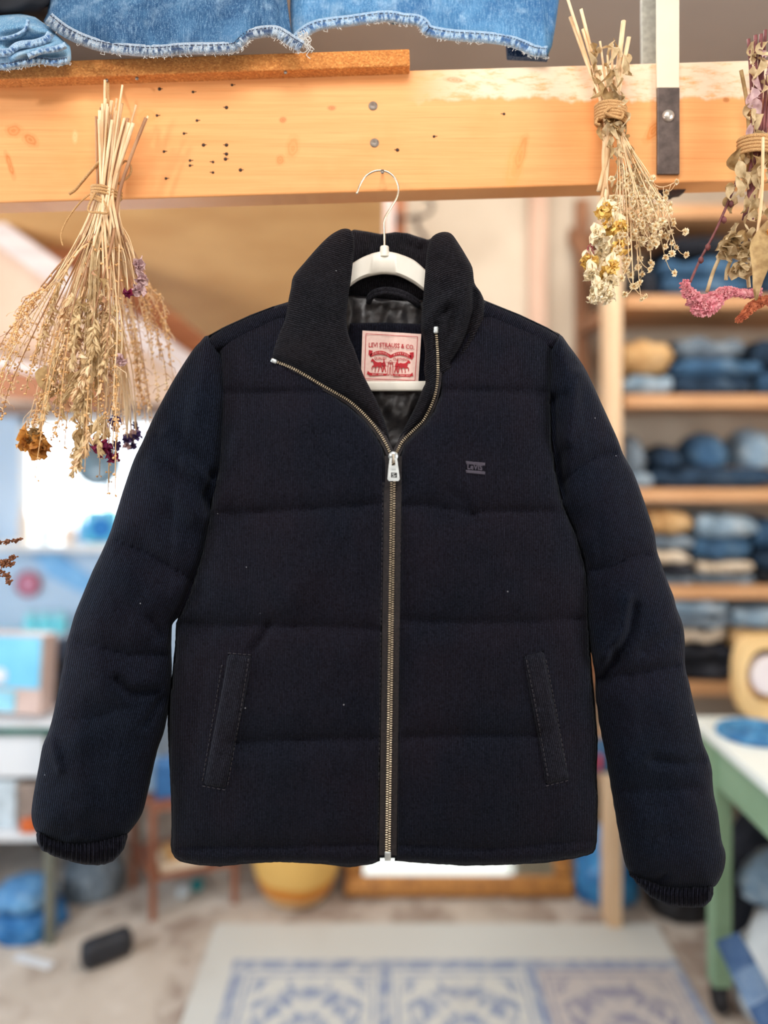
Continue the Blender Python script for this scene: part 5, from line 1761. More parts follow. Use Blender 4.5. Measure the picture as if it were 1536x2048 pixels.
def crumple(name, c, size, mat, label, cat, group, seed, amp=.28, sub=4, parent=None, fq=2.6):
    """loosely heaped cloth with soft ridges, flat underneath; c = centre of its base"""
    bm = bmesh.new()
    bmesh.ops.create_icosphere(bm, subdivisions=sub, radius=0.5)
    for v in bm.verts:
        p = v.co.normalized()
        a = noise.noise(p * fq + Vector((seed * 3.1, seed, 0)))
        b = noise.noise(p * fq * 2.3 + Vector((0, seed * 1.7, seed)))
        rdg = (1 - abs(a) * 2.4) * amp * .6 + b * amp * .4
        q = p * (0.5 * (1 + rdg * .6))
        z = q.z + .18
        v.co = Vector((q.x * size[0] * 1.02, q.y * size[1] * 1.02, max(0.0, z / .72 * size[2])))
    mb = MB()
    mb.bm(bm, Matrix.Translation(c))
    o = mb.build(name, mat, parent, True)
    return tag(o, label, cat, group) if parent is None else o


def on_shelf(lv, xa, xb, ya, yb, mat, where, seed, style='fold', Zf=None, name=None, nm=None, folds=1, d=.26):
    """a garment whose front the photo shows at xa..xb, ya..yb on shelf lv (0 = topmost board)"""
    Zf = Zf or ZS + .035
    base = bz[lv] + .0192
    top_y = HY + (CH - base) / Zf * FPX
    z0 = max(base, CH - (yb - HY) / FPX * Zf)
    if z0 - base < 0.016:
        z0 = base
    z1 = CH - (ya - HY) / FPX * Zf - .005
    X0, X1 = P(xa, 0, Zf).x, P(xb, 0, Zf).x
    cn = nm or CNAME[id(mat)]
    ords = ['topmost', 'second', 'third', 'fourth', 'fifth', 'sixth']
    group = 'folded denim on the shelves'
    if style == 'fold':
        return folded(name or 'folded_jeans', X0, X1, Zf - .015, z0, z1, d, mat, f'{cn} folded jeans, {where}', 'folded jeans', group, seed, 0, folds)
    return crumple(name or 'heaped_jeans', Vector(((X0 + X1) / 2, Zf + .11, z0)), (X1 - X0, .24, z1 - z0), mat, f'{cn} heaped jeans, {where}', 'jeans', 'heaped denim on the shelves', seed)


s = 1
T1, T2, T3, T4, T5 = 'on the highest denim shelf', 'on the second shelf down', 'on the third shelf down', 'on the fourth shelf down', 'on the lowest shelf'
on_shelf(1, 1329, 1491, 512, 585, BLUE, 'wide one ' + T1, 11, folds=2)
on_shelf(1, 1345, 1492, 468, 511, BLACKD, 'lying on the wide blue pair ' + T1, 12)
on_shelf(1, 1282, 1322, 524, 585, BLACKD, 'narrow pile left of the blue pair ' + T1, 13, 'heap')
on_shelf(1, 1496, 1580, 516, 585, NAVY, 'at the right end ' + T1, 14, folds=2)
on_shelf(2, 1247, 1344, 746, 783, LIGHT, 'under the tan roll ' + T2, 15)
ob = on_shelf(2, 1247, 1342, 672, 748, TAND, '', 16, folds=1, name='rolled_jacket')
tag(ob, 'tan rolled canvas jacket on light jeans beside the pale shelf post', 'rolled jacket', 'folded denim on the shelves')
on_shelf(2, 1350, 1500, 750, 783, NAVY, 'bottom of the middle stack ' + T2, 17)
on_shelf(2, 1346, 1512, 716, 752, BLUE, 'middle of the middle stack ' + T2, 18)
on_shelf(2, 1356, 1486, 668, 718, GREYD, 'top of the middle stack ' + T2, 19)
on_shelf(2, 1518, 1590, 735, 783, BLUE, 'bottom of the right stack ' + T2, 20)
on_shelf(2, 1518, 1590, 672, 737, NAVY, 'top of the right stack ' + T2, 21)
on_shelf(3, 1243, 1306, 942, 980, LIGHT, 'under the heap by the post ' + T3, 22)
on_shelf(3, 1240, 1304, 864, 944, GREYD, 'by the pale post ' + T3, 23, 'heap')
on_shelf(3, 1308, 1545, 932, 980, NAVY, 'wide pair along the board ' + T3, 24, folds=1)
on_shelf(3, 1314, 1378, 886, 934, NAVY, 'left on the wide navy pair ' + T3, 25, 'heap')
on_shelf(3, 1390, 1472, 860, 934, BLUE, 'the tallest heap ' + T3, 26, 'heap')
on_shelf(3, 1490, 1570, 848, 934, LIGHT, 'right of the tallest heap ' + T3, 27, 'heap')
for i, (a, b, mt) in enumerate(((1148, 1172, GREYD), (1124, 1149, BLACKD), (1099, 1125, CREAMD), (1068, 1100, GREYD), (1018, 1069, TAND))):
    on_shelf(4, 1303 + i % 2 * 4, 1384 - i % 3 * 4, a, b, mt, ['at the bottom of', 'second up in', 'third up in', 'second from top in', 'topping'][i] + ' the left stack ' + T4, 30 + i)
for i, (a, b, mt) in enumerate(((1144, 1172, GREYD), (1120, 1145, CREAMD), (1074, 1121, BLUE), (1026, 1075, LIGHT))):
    on_shelf(4, 1390 + i % 2 * 3, 1508 - i % 3 * 5, a, b, mt, ['at the bottom of', 'second up in', 'third up in', 'on top of'][i] + ' the middle stack ' + T4, 40 + i)
for i, (a, b, mt) in enumerate(((1138, 1172, BLACKD), (1098, 1139, NAVY), (1036, 1099, BLUE))):
    on_shelf(4, 1514, 1590, a, b, mt, ['at the bottom of', 'in the middle of', 'on top of'][i] + ' the right stack ' + T4, 50 + i)
for i, (a, b, mt) in enumerate(((1324, 1367, BLACKD), (1286, 1325, BLACKD), (1256, 1287, CREAMD), (1229, 1257, GREYD), (1198, 1230, LIGHT))):
    on_shelf(5, 1340 + i % 2 * 5, 1458 - i % 3 * 5, a, b, mt, ['at the bottom of', 'second up in', 'third up in', 'second from the top of', 'on top of'][i] + ' the left stack ' + T5, 60 + i)
for i, (a, b, mt) in enumerate(((1300, 1367, BLACKD), (1256, 1301, TAND), (1212, 1257, LIGHT))):
    on_shelf(5, 1466, 1580, a, b, mt, ['at the bottom of', 'in the middle of', 'on top of'][i] + ' the right stack ' + T5, 70 + i)
ob = on_shelf(6, 1186, 1240, 1486, 1552, BLUE, '', 80, folds=1, name='hanging_jeans', Zf=2.232, d=.078)
tag(ob, 'blue jeans with a red tab hung on the shelf post, glimpsed beside the right sleeve', 'jeans')
m = MB(); m.box(P(1198, 1524, 2.206), (.012, .004, .045), .001); m.build('red_tab', plain('red_tab', rgb(214, 40, 56)), ob, False)
on_shelf(6, 1460, 1580, 1500, 1556, NAVY, 'on the shelf board under the green table', 81, folds=2)

# ================================================================== RIGHT: GREEN WORK TABLE
GREEN = plain('sage_green_paint', rgb(140, 172, 140), rgb(124, 156, 124), 5, 0.55)
WTOP = plain('white_table_top', rgb(232, 238, 232), rgb(220, 230, 226), 3, 0.4)
BLACKR = plain('black_rubber', rgb(34, 34, 38), rgb(24, 24, 28), 30, 0.6)
tb = thing('work_table', Vector((1.15, 1.8, 0)), 'sage green work table with a white top and black casters, at the right', 'table')
tx0, tx1, ty0, ty1, tz = 0.868, 1.56, 1.36, 2.10, 0.745
m = MB(); m.box2((tx0, ty0, tz - .028), (tx1, ty1, tz), .005); m.build('table_top', WTOP, tb, False)
for a, b in (((tx0 + .012, ty0 + .02, tz - .135), (tx0 + .034, ty1 - .02, tz - .028)), ((tx1 - .034, ty0 + .02, tz - .135), (tx1 - .012, ty1 - .02, tz - .028)), ((tx0 + .034, ty1 - .044, tz - .135), (tx1 - .034, ty1 - .022, tz - .028)), ((tx0 + .034, ty0 + .022, tz - .135), (tx1 - .034, ty0 + .044, tz - .028))):
    m = MB(); m.box2(a, b, .003); m.build('apron', GREEN, tb, False)
for lx in (tx0 + .004, tx1 - .054):
    for ly in (ty0 + .05, 1.955):
        m = MB(); m.box2((lx, ly, .075), (lx + .050, ly + .045, tz - .030), .004); lg = m.build('leg', GREEN, tb, False)
        m = MB()
        m.lathe([(0, -.014), (.030, -.014), (.034, -.008), (.034, .008), (.030, .014), (0, .014)], (lx + .025, ly + .022, .034), 20, rotm(0, PI / 2, 0))
        m.box((lx + .025, ly + .022, .066), (.036, .040, .020), .003)
        m.build('caster', BLACKR, lg, auto=40)
# things on it
BMAT = denim('bright_blue_cord', rgb(66, 148, 198), rgb(38, 92, 146), rgb(170, 206, 226), 20)
m = MB()
cc = Vector((.985, 1.955, tz + .0005))
for k, r in enumerate((.018, .034, .050, .066, .082)):
    pts = [cc + Vector((r * 1.15 * math.cos(2 * PI * i / 28), r * math.sin(2 * PI * i / 28), .0085)) for i in range(29)]
    m.tube(pts, .0088, 8, False)
m.ball(cc + Vector((0, 0, .006)), .012, 2, (1, 1, .6))
tag(m.build('coiled_mat', BMAT), 'bright blue coiled cord mat lying on the white table top', 'mat')
TANW = plain('pale_tan_wood', rgb(240, 208, 152), rgb(226, 184, 122), 5, 0.5)
hold = thing('wooden_holder', Vector((1.03, 2.03, tz)), 'pale tan wooden holder with an oval opening, standing behind the blue coiled mat', 'holder')
m = MB()
cx, cz, yy = 1.072, tz, 2.074
outer, inner = [], []
N = 40
for i in range(N):
    a = 2 * PI * i / N
    ca, sa = math.cos(a), math.sin(a)
    outer.append((.090 * math.copysign(abs(ca) ** .62, ca), .118 + .118 * math.copysign(abs(sa) ** .7, sa)))
    inner.append((-.004 + .062 * math.copysign(abs(ca) ** .9, ca), .128 + .076 * sa))
vs, fs = [], []
for (ring, yo) in ((outer, -.022), (inner, -.022), (inner, .022), (outer, .022)):
    vs += [Vector((cx + x, yy + yo, cz + z)) for x, z in ring]
for k in range(4):
    k2 = (k + 1) % 4
    for i in range(N):
        j = (i + 1) % N
        fs.append((k * N + i, k * N + j, k2 * N + j, k2 * N + i))
m.add(vs, fs)
o = m.build('frame', TANW, hold, auto=40); fix_normals(o)
m = MB()
m.lathe([(0, -.016), (.051, -.016), (.055, -.012), (.055, .012), (.051, .016), (0, .016)], (cx + .004, yy, cz + .126), 28, rotm(PI / 2, 0, 0))
m.build('white_roll', plain('white_tape_roll', rgb(240, 232, 232), rgb(228, 218, 222), 10, .6), hold, auto=40)
# under and beside the table
WBAG = plain('white_sack_cloth', rgb(222, 228, 230), rgb(196, 206, 212), 8, .8)
crumple('sack', Vector((1.10, 1.98, 0)), (.30, .20, .30), WBAG, 'white lumpy sack on the floor under the green table', 'sack', None, 5, .22)
crumple('denim_bundle', Vector((1.07, 1.98, .306)), (.20, .15, .12), LIGHT, 'light-blue crumpled denim lying on the white sack', 'jeans', None, 6, .5)
crumple('black_bag', Vector((1.15, 2.16, 0)), (.34, .12, .50), BLACKD, 'tall black bag behind the white sack under the green table', 'bag', None, 7, .25)
crumple('grey_bag', Vector((1.42, 2.18, 0)), (.12, .12, .36), GREYD, 'grey bag standing right of the tall black bag under the table', 'bag', None, 8, .25)
# strip of joined denim squares sliding down the sack
m = MB()
q = [P(1432, 1886, 1.80), P(1478, 1868, 1.82), P(1512, 1926, 1.78), P(1462, 1950, 1.76), P(1545, 1990, 1.74), P(1496, 2018, 1.72), P(1590, 2060, 1.70), P(1536, 2090, 1.68)]
PATCHA = denim('patch_denim', rgb(84, 116, 160), rgb(58, 86, 130), rgb(136, 160, 194), 9)
PATCHB = denim('patch_denim_pale', rgb(132, 160, 194), rgb(98, 128, 168), rgb(184, 200, 220), 9)
strip_root = thing('denim_patch_strip', P(1490, 2000, 1.74), 'strip of sewn blue denim squares slanting down in front of the white sack', 'denim strip')
for k in range(3):
    a, b, c_, d = q[[0, 3, 5][k]], q[[1, 2, 4][k]], q[[2, 4, 6][k]], q[[3, 5, 7][k]]
    vs = []
    NN = 8
    for i in range(NN + 1):
        for j in range(NN + 1):
            u, v_ = i / NN, j / NN
            p = (a * (1 - u) + b * u) * (1 - v_) + (d * (1 - u) + c_ * u) * v_
            vs.append(p + Vector((0, .004 * math.sin(u * 5 + k) * math.sin(v_ * PI), 0)))
    n1 = len(vs)
    vs += [p + Vector((0.002, .006, 0.001)) for p in vs]
    fs = []
    for i in range(NN):
        for j in range(NN):
            e = i * (NN + 1) + j
            fs += [(e, e + 1, e + NN + 2, e + NN + 1), (n1 + e, n1 + e + NN + 1, n1 + e + NN + 2, n1 + e + 1)]
    mb = MB(); mb.add(vs, fs)
    mb.build('denim_square', [PATCHA, PATCHB, PATCHA][k], strip_root)
m = MB()
m.box((1.22, 1.66, .012), (.42, .16, .022), .004, rotm(0, 0, -.35))
tag(m.build('floor_plank', DARKW, None, False), 'short brown plank lying on the floor at the lower right corner', 'plank')

# bags by the shelf post
BLUEB = plain('blue_plastic_bag', rgb(64, 150, 206), rgb(30, 96, 156), 14, 0.35)
crumple('plastic_bag', Vector((.750, 2.49, 0)), (.195, .15, .25), BLUEB, 'shiny blue plastic bag on the floor behind the shelf post', 'bag', None, 9, .35)
crumple('black_bag', Vector((.965, 2.42, 0)), (.19, .18, .17), BLACKR, 'low black bag on the floor right of the shelf post', 'bag', None, 10, .2)
crumple('dark_bag', Vector((.815, 2.63, .0)), (.13, .09, .37), BLACKD, 'tall dark bag behind the shiny blue plastic bag', 'bag', None, 19, .2)

# ================================================================== MIDDLE: MIRROR, BASKET, STAND
GILT = plain('worn_gilt', rgb(196, 138, 70), rgb(140, 90, 48), 45, 0.5, 0.25, .4, .004)
mi = thing('framed_mirror', Vector((.25, 2.48, 0)), 'mirror in a worn gilt wooden frame, leaning on the back wall', 'mirror')
mx0, mx1, mh = P(690, 0, 2.47).x, P(1148, 0, 2.47).x, .62
Rm = rotm(-.40, 0, 0)
base = Vector(((mx0 + mx1) / 2, 2.455, .015))
hw_ = (mx1 - mx0) / 2
fw = .062


def mbox(a, b, bev=.008):
    mb = MB()
    mb.box2(a, b, bev)
    mb.v = [Rm @ p + base for p in mb.v]
    return mb


fr = []
for a, b in (((-hw_, 0, 0), (hw_, .035, fw)), ((-hw_, 0, mh - fw), (hw_, .035, mh)), ((-hw_, 0.001, fw), (-hw_ + fw, .034, mh - fw)), ((hw_ - fw, 0.001, fw), (hw_, .034, mh - fw))):
    o = mbox(a, b).build('frame_rail', GILT, mi)
    fr.append(o)
t = NT('silvered_glass'); t.color(rgb(206, 218, 218)); t.set(Metallic=1.0, Roughness=0.04)
mbox((-hw_ + fw - .004, .012, fw - .004), (hw_ - fw + .004, .018, mh - fw + .004), 0).build('mirror_glass', t.m, mi, False)
mbox((-hw_ + fw - .004, .020, fw - .004), (hw_ - fw + .004, .030, mh - fw + .004), 0).build('backing', DARKW, mi, False)

# woven basket
t = NT('two_tone_weave')
tc = t.coords('Object')
z_ = t.node('ShaderNodeSeparateXYZ', Vector=tc).outputs[2]
wv = t.math('ADD', t.math('MULTIPLY', t.math('SINE', t.math('MULTIPLY', z_, 620.0)), .5), .5)
c = t.mix(t.ramp(t.math('ADD', z_, t.math('MULTIPLY', t.noise(tc, 6.0, 2), .03)), 0.060, 0.067), rgb(236, 196, 140), rgb(220, 140, 48))
c = t.mix(t.ramp(t.math('ADD', z_, t.math('MULTIPLY', t.noise(tc, 6.0, 2), .05)), 0.108, 0.120), c, rgb(240, 196, 110))
c = t.mix(t.math('MULTIPLY', wv, .25), c, rgb(170, 100, 36))
t.color(c); t.set(Roughness=.8); t.bump(wv, .6, .003)
bk = thing('woven_basket', Vector((P(594, 0, 2.5).x, 2.50, 0)), 'round yellow and orange two-tone woven basket on the floor beside the mirror', 'basket')
m = MB()
pr = [(.060, 0), (.088, .006), (.108, .030), (.124, .070), (.135, .12), (.142, .18), (.143, .25), (.140, .33), (.137, .335), (.134, .33), (.137, .25), (.136, .18), (.128, .12), (.116, .07), (.095, .028), (.06, .012)]
m.lathe([(r_ * 1.085, h_) for r_, h_ in pr], Vector((P(594, 0, 2.5).x, 2.50, 0)), 36)
m.build('basket_body', t.m, bk, auto=50, origin=Vector((P(594, 0, 2.5).x, 2.50, 0)))
m = MB()
m.tube([Vector((P(594, 0, 2.5).x + .152 * math.cos(2 * PI * i / 32), 2.50 + .152 * math.sin(2 * PI * i / 32), .335)) for i in range(33)], .008, 8, False)
m.build('rim', plain('basket_rim', rgb(226, 160, 80)), bk)

# low wooden stand with books under the jacket's left edge
ORW = plain('red_brown_wood', rgb(150, 96, 70), rgb(122, 74, 52), 6, .55, 0, 0, .002, (8, 8, 1))
Af, Bf, Cf, Df = Vector((-.737, 2.36, 0)), Vector((-.495, 2.45, 0)), Vector((-.860, 2.54, 0)), Vector((-.618, 2.63, 0))
stnd = thing('low_stand', (Af + Df) / 2, 'low red-brown wooden stand with a lower shelf, on the floor by the denim pile', 'stand')
for p in (Af, Bf, Cf, Df):
    m = MB(); m.beam(p, p + Vector((0, 0, .345)), .020, .020, .003); m.build('leg', ORW, stnd, False)
for z, th in ((.345, .018), (.125, .016)):
    m = MB()
    ctr = (Af + Df) / 2
    cn = [ctr + (p - ctr) * 1.06 for p in (Af, Bf, Df, Cf)]
    m.prism([p + Vector((0, 0, z)) for p in cn], (0, 0, th))
    o = m.build('top_board' if z > .3 else 'lower_shelf', ORW, stnd, False); fix_normals(o)
yaw = math.atan2(.09, .242)
m = MB(); m.box((-.665, 2.44, .1425 + .0125), (.15, .10, .025), .003, rotm(0, 0, yaw)); tag(m.build('book', CREAMD, None, False), 'cream book lying flat on the lower shelf of the low stand', 'book', 'books on the low stand')
m = MB(); m.box((-.668, 2.452, .1690 + .010), (.12, .085, .020), .003, rotm(0, 0, yaw + .2)); tag(m.build('book', TAND, None, False), 'tan book on top of the cream book on the low stand', 'book', 'books on the low stand')
m = MB(); m.box((-.72, 2.45, .363 + .055), (.075, .08, .11), .004, rotm(0, 0, yaw)); tag(m.build('blue_box', plain('blue_card', rgb(50, 110, 168), rgb(40, 92, 148)), None, False), 'deep blue box standing on the low stand', 'box')
m = MB(); m.box((-.79, 2.49, .363 + .05), (.055, .07, .10), .004, rotm(0, 0, yaw)); tag(m.build('pale_box', plain('pale_blue_card', rgb(176, 206, 222), rgb(160, 192, 212)), None, False), 'pale blue box left of the deep blue box on the low stand', 'box')
YT = plain('teal_yarn', rgb(46, 164, 172), rgb(30, 130, 142), 200, .9)
YW = plain('pale_yarn', rgb(206, 216, 220), rgb(180, 194, 204), 200, .9)


def yarn(c, r, mat, label):
    m = MB()
    m.ball(Vector(c) + Vector((0, 0, r)), r * .96, 3)
    rr = random.Random(int(c[0] * 1000))
    for k in range(10):
        ax = rotm(rr.uniform(0, 3), rr.uniform(0, 3), rr.uniform(0, 3))
        m.tube([Vector(c) + Vector((0, 0, r)) + ax @ Vector((r * .96 * math.cos(2 * PI * i / 20), r * .96 * math.sin(2 * PI * i / 20), 0)) for i in range(21)], r * .07, 4, False)
    return tag(m.build('yarn_ball', mat), label, 'yarn', 'yarn balls under the low stand')


yarn((P(392, 0, 2.5).x, 2.515, 0), .021, YT, 'teal ball of yarn on the floor under the low stand')
yarn((P(369, 0, 2.48).x, 2.475, 0), .023, YW, 'pale ball of yarn left of the teal one on the floor')

# ================================================================== LEFT: DESK, WINDOW THINGS
DESKW = plain('white_desk_paint', rgb(224, 228, 232), rgb(206, 214, 222), 4, .5)
DKGREEN = plain('dark_green_edge', rgb(40, 104, 92), rgb(30, 84, 76), 20, .5)
LEGM = plain('olive_steel', rgb(126, 130, 120), rgb(104, 108, 98), 20, .45, .3)
dk = thing('desk', Vector((-1.4, 2.5, 0)), 'white desk with a dark green edge, a drawer front and steel legs, at the left', 'desk')
dx0, dx1, dy0, dy1, dz = -2.2, -.90, 2.23, 2.80, .664
m = MB(); m.box2((dx0, dy0 + .006, dz - .022), (dx1, dy1, dz), .003); m.build('desk_top', DESKW, dk, False)
m = MB(); m.box2((dx0, dy0, dz - .024), (dx1, dy0 + .006, dz - .002), .001); m.build('edge_band', DKGREEN, dk, False)
m = MB(); m.box2((dx0 + .01, dy0 + .03, dz - .165), (dx1 - .02, dy0 + .05, dz - .026), .003); m.build('drawer_front', DESKW, dk, False)
m = MB(); m.box2((dx0 + .01, dy0 + .05, dz - .165), (dx1 - .02, dy1 - .02, dz - .150), .002); m.build('drawer_bottom', DARKW, dk, False)
m = MB(); m.box2((dx0, dy0 + .03, .302), (dx1 - .02, dy1 - .03, .328), .003); m.build('lower_shelf', DESKW, dk, False)
for lx, ly in ((P(98, 0, 2.24).x, dy0 + .004), (P(98, 0, 2.24).x, dy1 - .04), (dx0 + .03, dy0 + .004), (dx0 + .03, dy1 - .04), (dx1 - .03, dy1 - .04)):
    m = MB(); m.box2((lx - .014, ly, 0), (lx + .014, ly + .026, dz - .023), .003); m.build('leg', LEGM, dk, False)
# boxes on the lower shelf of the desk
bx = [(-20, 34, .150, rgb(206, 222, 232), 'white box on the lower shelf of the desk, nearest the frame edge'), (38, 78, .140, rgb(156, 140, 130), 'brown box on the lower shelf of the desk, beside the white one')]
for a, b, h, col, lb in bx:
    X0, X1 = P(a, 0, 2.30).x, P(b, 0, 2.30).x
    m = MB()
    m.box2((X0, 2.29, .329), (X1, 2.45, .329 + h), .004)
    m.box2((X0 - .002, 2.288, .329 + h * .78), (X1 + .002, 2.452, .329 + h), .004)
    tag(m.build('storage_box', plain('box_%d' % a, col), None, False), lb, 'box')
m = MB(); m.box((P(60, 0, 2.27).x, 2.268, .329 + .02), (.05, .03, .04), .006); tag(m.build('orange_pouch', plain('orange_cloth', rgb(226, 110, 48))), 'small orange pouch in front of the brown box', 'pouch')
# on the desk: pale blue box with a tan side, dark speaker
CYAN = plain('pale_cyan_plastic', rgb(130, 206, 234), rgb(104, 182, 220), 5, .3)
TANS = plain('tan_case', rgb(206, 180, 170), rgb(186, 160, 150), 6, .5)
md = thing('display_box', P(40, 1440, 2.31), 'glossy pale blue box with a tan side, tilted back on the desk at left', 'box')
Rb = rotm(-.10, 0, -.14)
ob_ = Vector((P(38, 0, 2.31).x, 2.31, dz + .0145))
def rb_(a, b, bev=.004):
    mb = MB(); mb.box2(a, b, bev); mb.v = [Rb @ p + ob_ for p in mb.v]; return mb
rb_((-.14, -.02, .0), (.085, .05, .245)).build('casing', TANS, md, False)
rb_((-.135, -.026, .08), (.078, -.018, .238)).build('front_panel', CYAN, md, False)
rb_((-.135, -.026, .008), (.0, -.018, .072)).build('lower_panel', plain('pale_cyan_lower', rgb(150, 214, 236)), md, False)
m = MB(); m.lathe([(0, -.001), (.026, -.001), (.024, .004), (0, .006)], Rb @ Vector((-.055, -.026, .115)) + ob_, 20, Rb @ rotm(PI / 2, 0, 0)); m.build('white_highlight', DESKW, md)  # white disc stands in for the bright highlight on the glossy front
sp = thing('speaker', P(112, 1420, 2.42), 'dark wedge-shaped speaker beside the pale blue box on the desk', 'speaker')
m = MB()
X0, X1 = P(99, 0, 2.42).x, P(150, 0, 2.42).x
m.prism([Vector((X0, 2.42, dz + .001)), Vector((X1, 2.42, dz + .001)), Vector((X1 - .025, 2.42, dz + .14)), Vector((X1 - .045, 2.42, dz + .215)), Vector((X0 + .01, 2.42, dz + .22))], (0, .12, 0))
o = m.build('cabinet', plain('dark_slate', rgb(46, 58, 78), rgb(34, 44, 62)), sp, False); fix_normals(o)
for zz, r in ((.06, .026), (.13, .020)):
    m = MB(); m.lathe([(0, 0), (r, 0), (r, .003), (r * .8, .001), (0, -.004)], Vector(((X0 + X1) / 2 - .01, 2.419, dz + zz)), 20, rotm(PI / 2, 0, 0)); m.build('driver_cone', BLACKR, sp)
# ledge with three jars
LED = plain('pale_aqua_paint', rgb(166, 222, 232), rgb(146, 206, 222), 6, .4)
m = MB(); m.box2((-2.25, 2.93, .725), (-1.05, YBL - .002, .745), .003)
for lx in (-2.0, -1.25):
    m.prism([Vector((lx, YBL - .002, .725)), Vector((lx, YBL - .002, .62)), Vector((lx, 2.98, .725))], (.015, 0, 0))
o = m.build('wall_ledge', LED, None, False); fix_normals(o)
tag(o, 'pale aqua ledge on the wall below the window, carrying three jars', 'shelf')
JAR = plain('aqua_glass', rgb(134, 230, 240), rgb(106, 212, 230), 6, .12)
for px, lb in ((62, 'aqua glass jar on the ledge, nearest the window sprig'), (91, 'aqua glass jar in the middle of the three on the ledge'), (120, 'aqua glass jar on the ledge, nearest the jacket sleeve')):
    c = Vector((P(px, 0, 2.99).x, 2.99, .746))
    j = thing('glass_jar', c, lb, 'jar', 'aqua jars on the ledge')
    m = MB(); m.lathe([(0, .001), (.023, .001), (.026, .006), (.027, .065), (.022, .078), (.020, .084), (.017, .084), (.019, .076), (.024, .063), (.023, .008), (0, .006)], c, 24); m.build('jar_body', JAR, j, auto=40)
    m = MB(); m.lathe([(0, .085), (.0225, .085), (.0225, .100), (.020, .102), (0, .102)], c, 24); m.build('lid', LED, j, auto=40)
# wall hangings
m = MB()
c = P(57, 1168, YBL - .012)
rd = thing('wall_plate', c, 'small round pink plate with a red rim hanging on the wall under the window', 'plate')
m.lathe([(0, 0), (.045, 0), (.045, .004), (0, .006)], c, 28, rotm(PI / 2, 0, 0)); m.build('plate_face', plain('pink_glaze', rgb(214, 150, 172), rgb(196, 130, 156)), rd)
m = MB(); m.tube([c + Vector((.047 * math.cos(2 * PI * i / 32), -.003, .047 * math.sin(2 * PI * i / 32))) for i in range(33)], .008, 8, False); m.build('rim', plain('red_glaze', rgb(178, 66, 80)), rd)
m = MB()
pts = [(64, 1108), (112, 1104), (150, 1130), (200, 1166), (196, 1196), (150, 1180), (96, 1152)]
m.prism([P(x, y, YBL - .012) for x, y in pts], (0, .008, 0))
o = m.build('hanging_cloth', plain('sky_blue_cloth', rgb(140, 192, 232), rgb(116, 172, 220), 10, .9), None, False); fix_normals(o)
tag(o, 'sky blue slanting cloth pinned to the wall below the window', 'cloth')
# on the window sill
zsill = wz0 + .001


def bottle(px, r, h, mat, label, neck=.4, name='bottle', Z=3.07):
    c = Vector((P(px, 0, Z).x, Z, zsill))
    b = thing(name, c, label, 'bottle', 'bottles on the window sill')
    m = MB(); m.lathe([(0, 0), (r * .92, 0), (r, .006), (r, h * .6), (r * .8, h * .70), (r * neck, h * .78), (r * neck, h * .93), (0, h * .93)], c, 20); m.build('bottle_body', mat, b, auto=50)
    m = MB(); m.lathe([(0, h * .93), (r * neck * 1.15, h * .93), (r * neck * 1.15, h), (0, h)], c, 16); m.build('cap', CREAMD, b, auto=50)


bottle(50, .026, .16, plain('cream_ceramic', rgb(240, 222, 204)), 'cream bottle on the window sill, nearest the frame edge', .5)
bottle(92, .022, .12, plain('pale_aqua_bottle', rgb(206, 232, 240)), 'pale aqua bottle on the sill, next to the cream one')
bottle(140, .025, .085, plain('peach_ceramic', rgb(244, 212, 186)), 'short peach bottle in the middle of the sill', .55)
bottle(163, .018, .125, plain('blue_bottle', rgb(130, 186, 226), None, 5, .2), 'slim blue bottle beside the turquoise radio')
ra_ = thing('small_radio', Vector((P(208, 0, 3.06).x, 3.06, zsill)), 'turquoise box radio with a round blue speaker on the window sill', 'radio')
m = MB(); m.box(Vector((P(208, 0, 3.06).x, 3.06, zsill + .070)), (.135, .06, .138), .010); m.build('radio_body', plain('turquoise_plastic', rgb(96, 196, 222), rgb(80, 178, 208), 5, .35), ra_)
m = MB(); m.lathe([(0, 0), (.046, 0), (.046, .004), (.038, .002), (0, -.002)], Vector((P(208, 0, 3.06).x, 3.029, zsill + .065)), 26, rotm(PI / 2, 0, 0)); m.build('speaker_grille', plain('blue_grille', rgb(20, 130, 206), rgb(16, 108, 180)), ra_)
# round glass disc hanging in the window
dc = P(195, 925, 3.02)
sc_ = thing('hanging_glass_disc', dc, 'round blue-grey glass disc hanging in front of the window', 'sun catcher')
m = MB(); m.lathe([(0, -.004), (.098, -.004), (.102, 0), (.098, .004), (0, .006)], dc, 36, rotm(PI / 2, 0, 0)); m.build('disc', plain('smoky_blue_glass', rgb(120, 156, 176), rgb(96, 104, 108), 9, .15), sc_)
m = MB(); m.tube([dc + Vector((0, 0, .1)), Vector((dc.x, dc.y, wz1 + .1))], .002, 5); m.build('string', TWINE, sc_)

# pile of jeans on the floor by the desk leg
BRIGHT = denim('bright_blue_denim', rgb(58, 128, 190), rgb(30, 86, 146), rgb(140, 186, 222), 9)
SKY = denim('sky_blue_denim', rgb(110, 170, 218), rgb(70, 132, 190), rgb(190, 216, 236), 9)
crumple('heaped_jeans', Vector((-1.115, 2.33, 0)), (.20, .19, .085), BRIGHT, 'bright blue jeans at the bottom left of the floor pile', 'jeans', 'jeans piled on the floor', 71, .4)
crumple('heaped_jeans', Vector((-.99, 2.52, 0)), (.18, .17, .165), GREYD, 'grey-blue jeans forming the right of the floor pile', 'jeans', 'jeans piled on the floor', 72, .4)
crumple('heaped_jeans', Vector((-1.13, 2.33, .088)), (.17, .16, .06), SKY, 'sky-blue jeans lying on the bright blue jeans of the floor pile', 'jeans', 'jeans piled on the floor', 73, .4)
crumple('heaped_jeans', Vector((-1.05, 2.52, .178)), (.28, .17, .085), BLACKD, 'black jeans on top of the floor pile', 'jeans', 'jeans piled on the floor', 74, .4)
cs_ = P(220, 1882, 2.20)
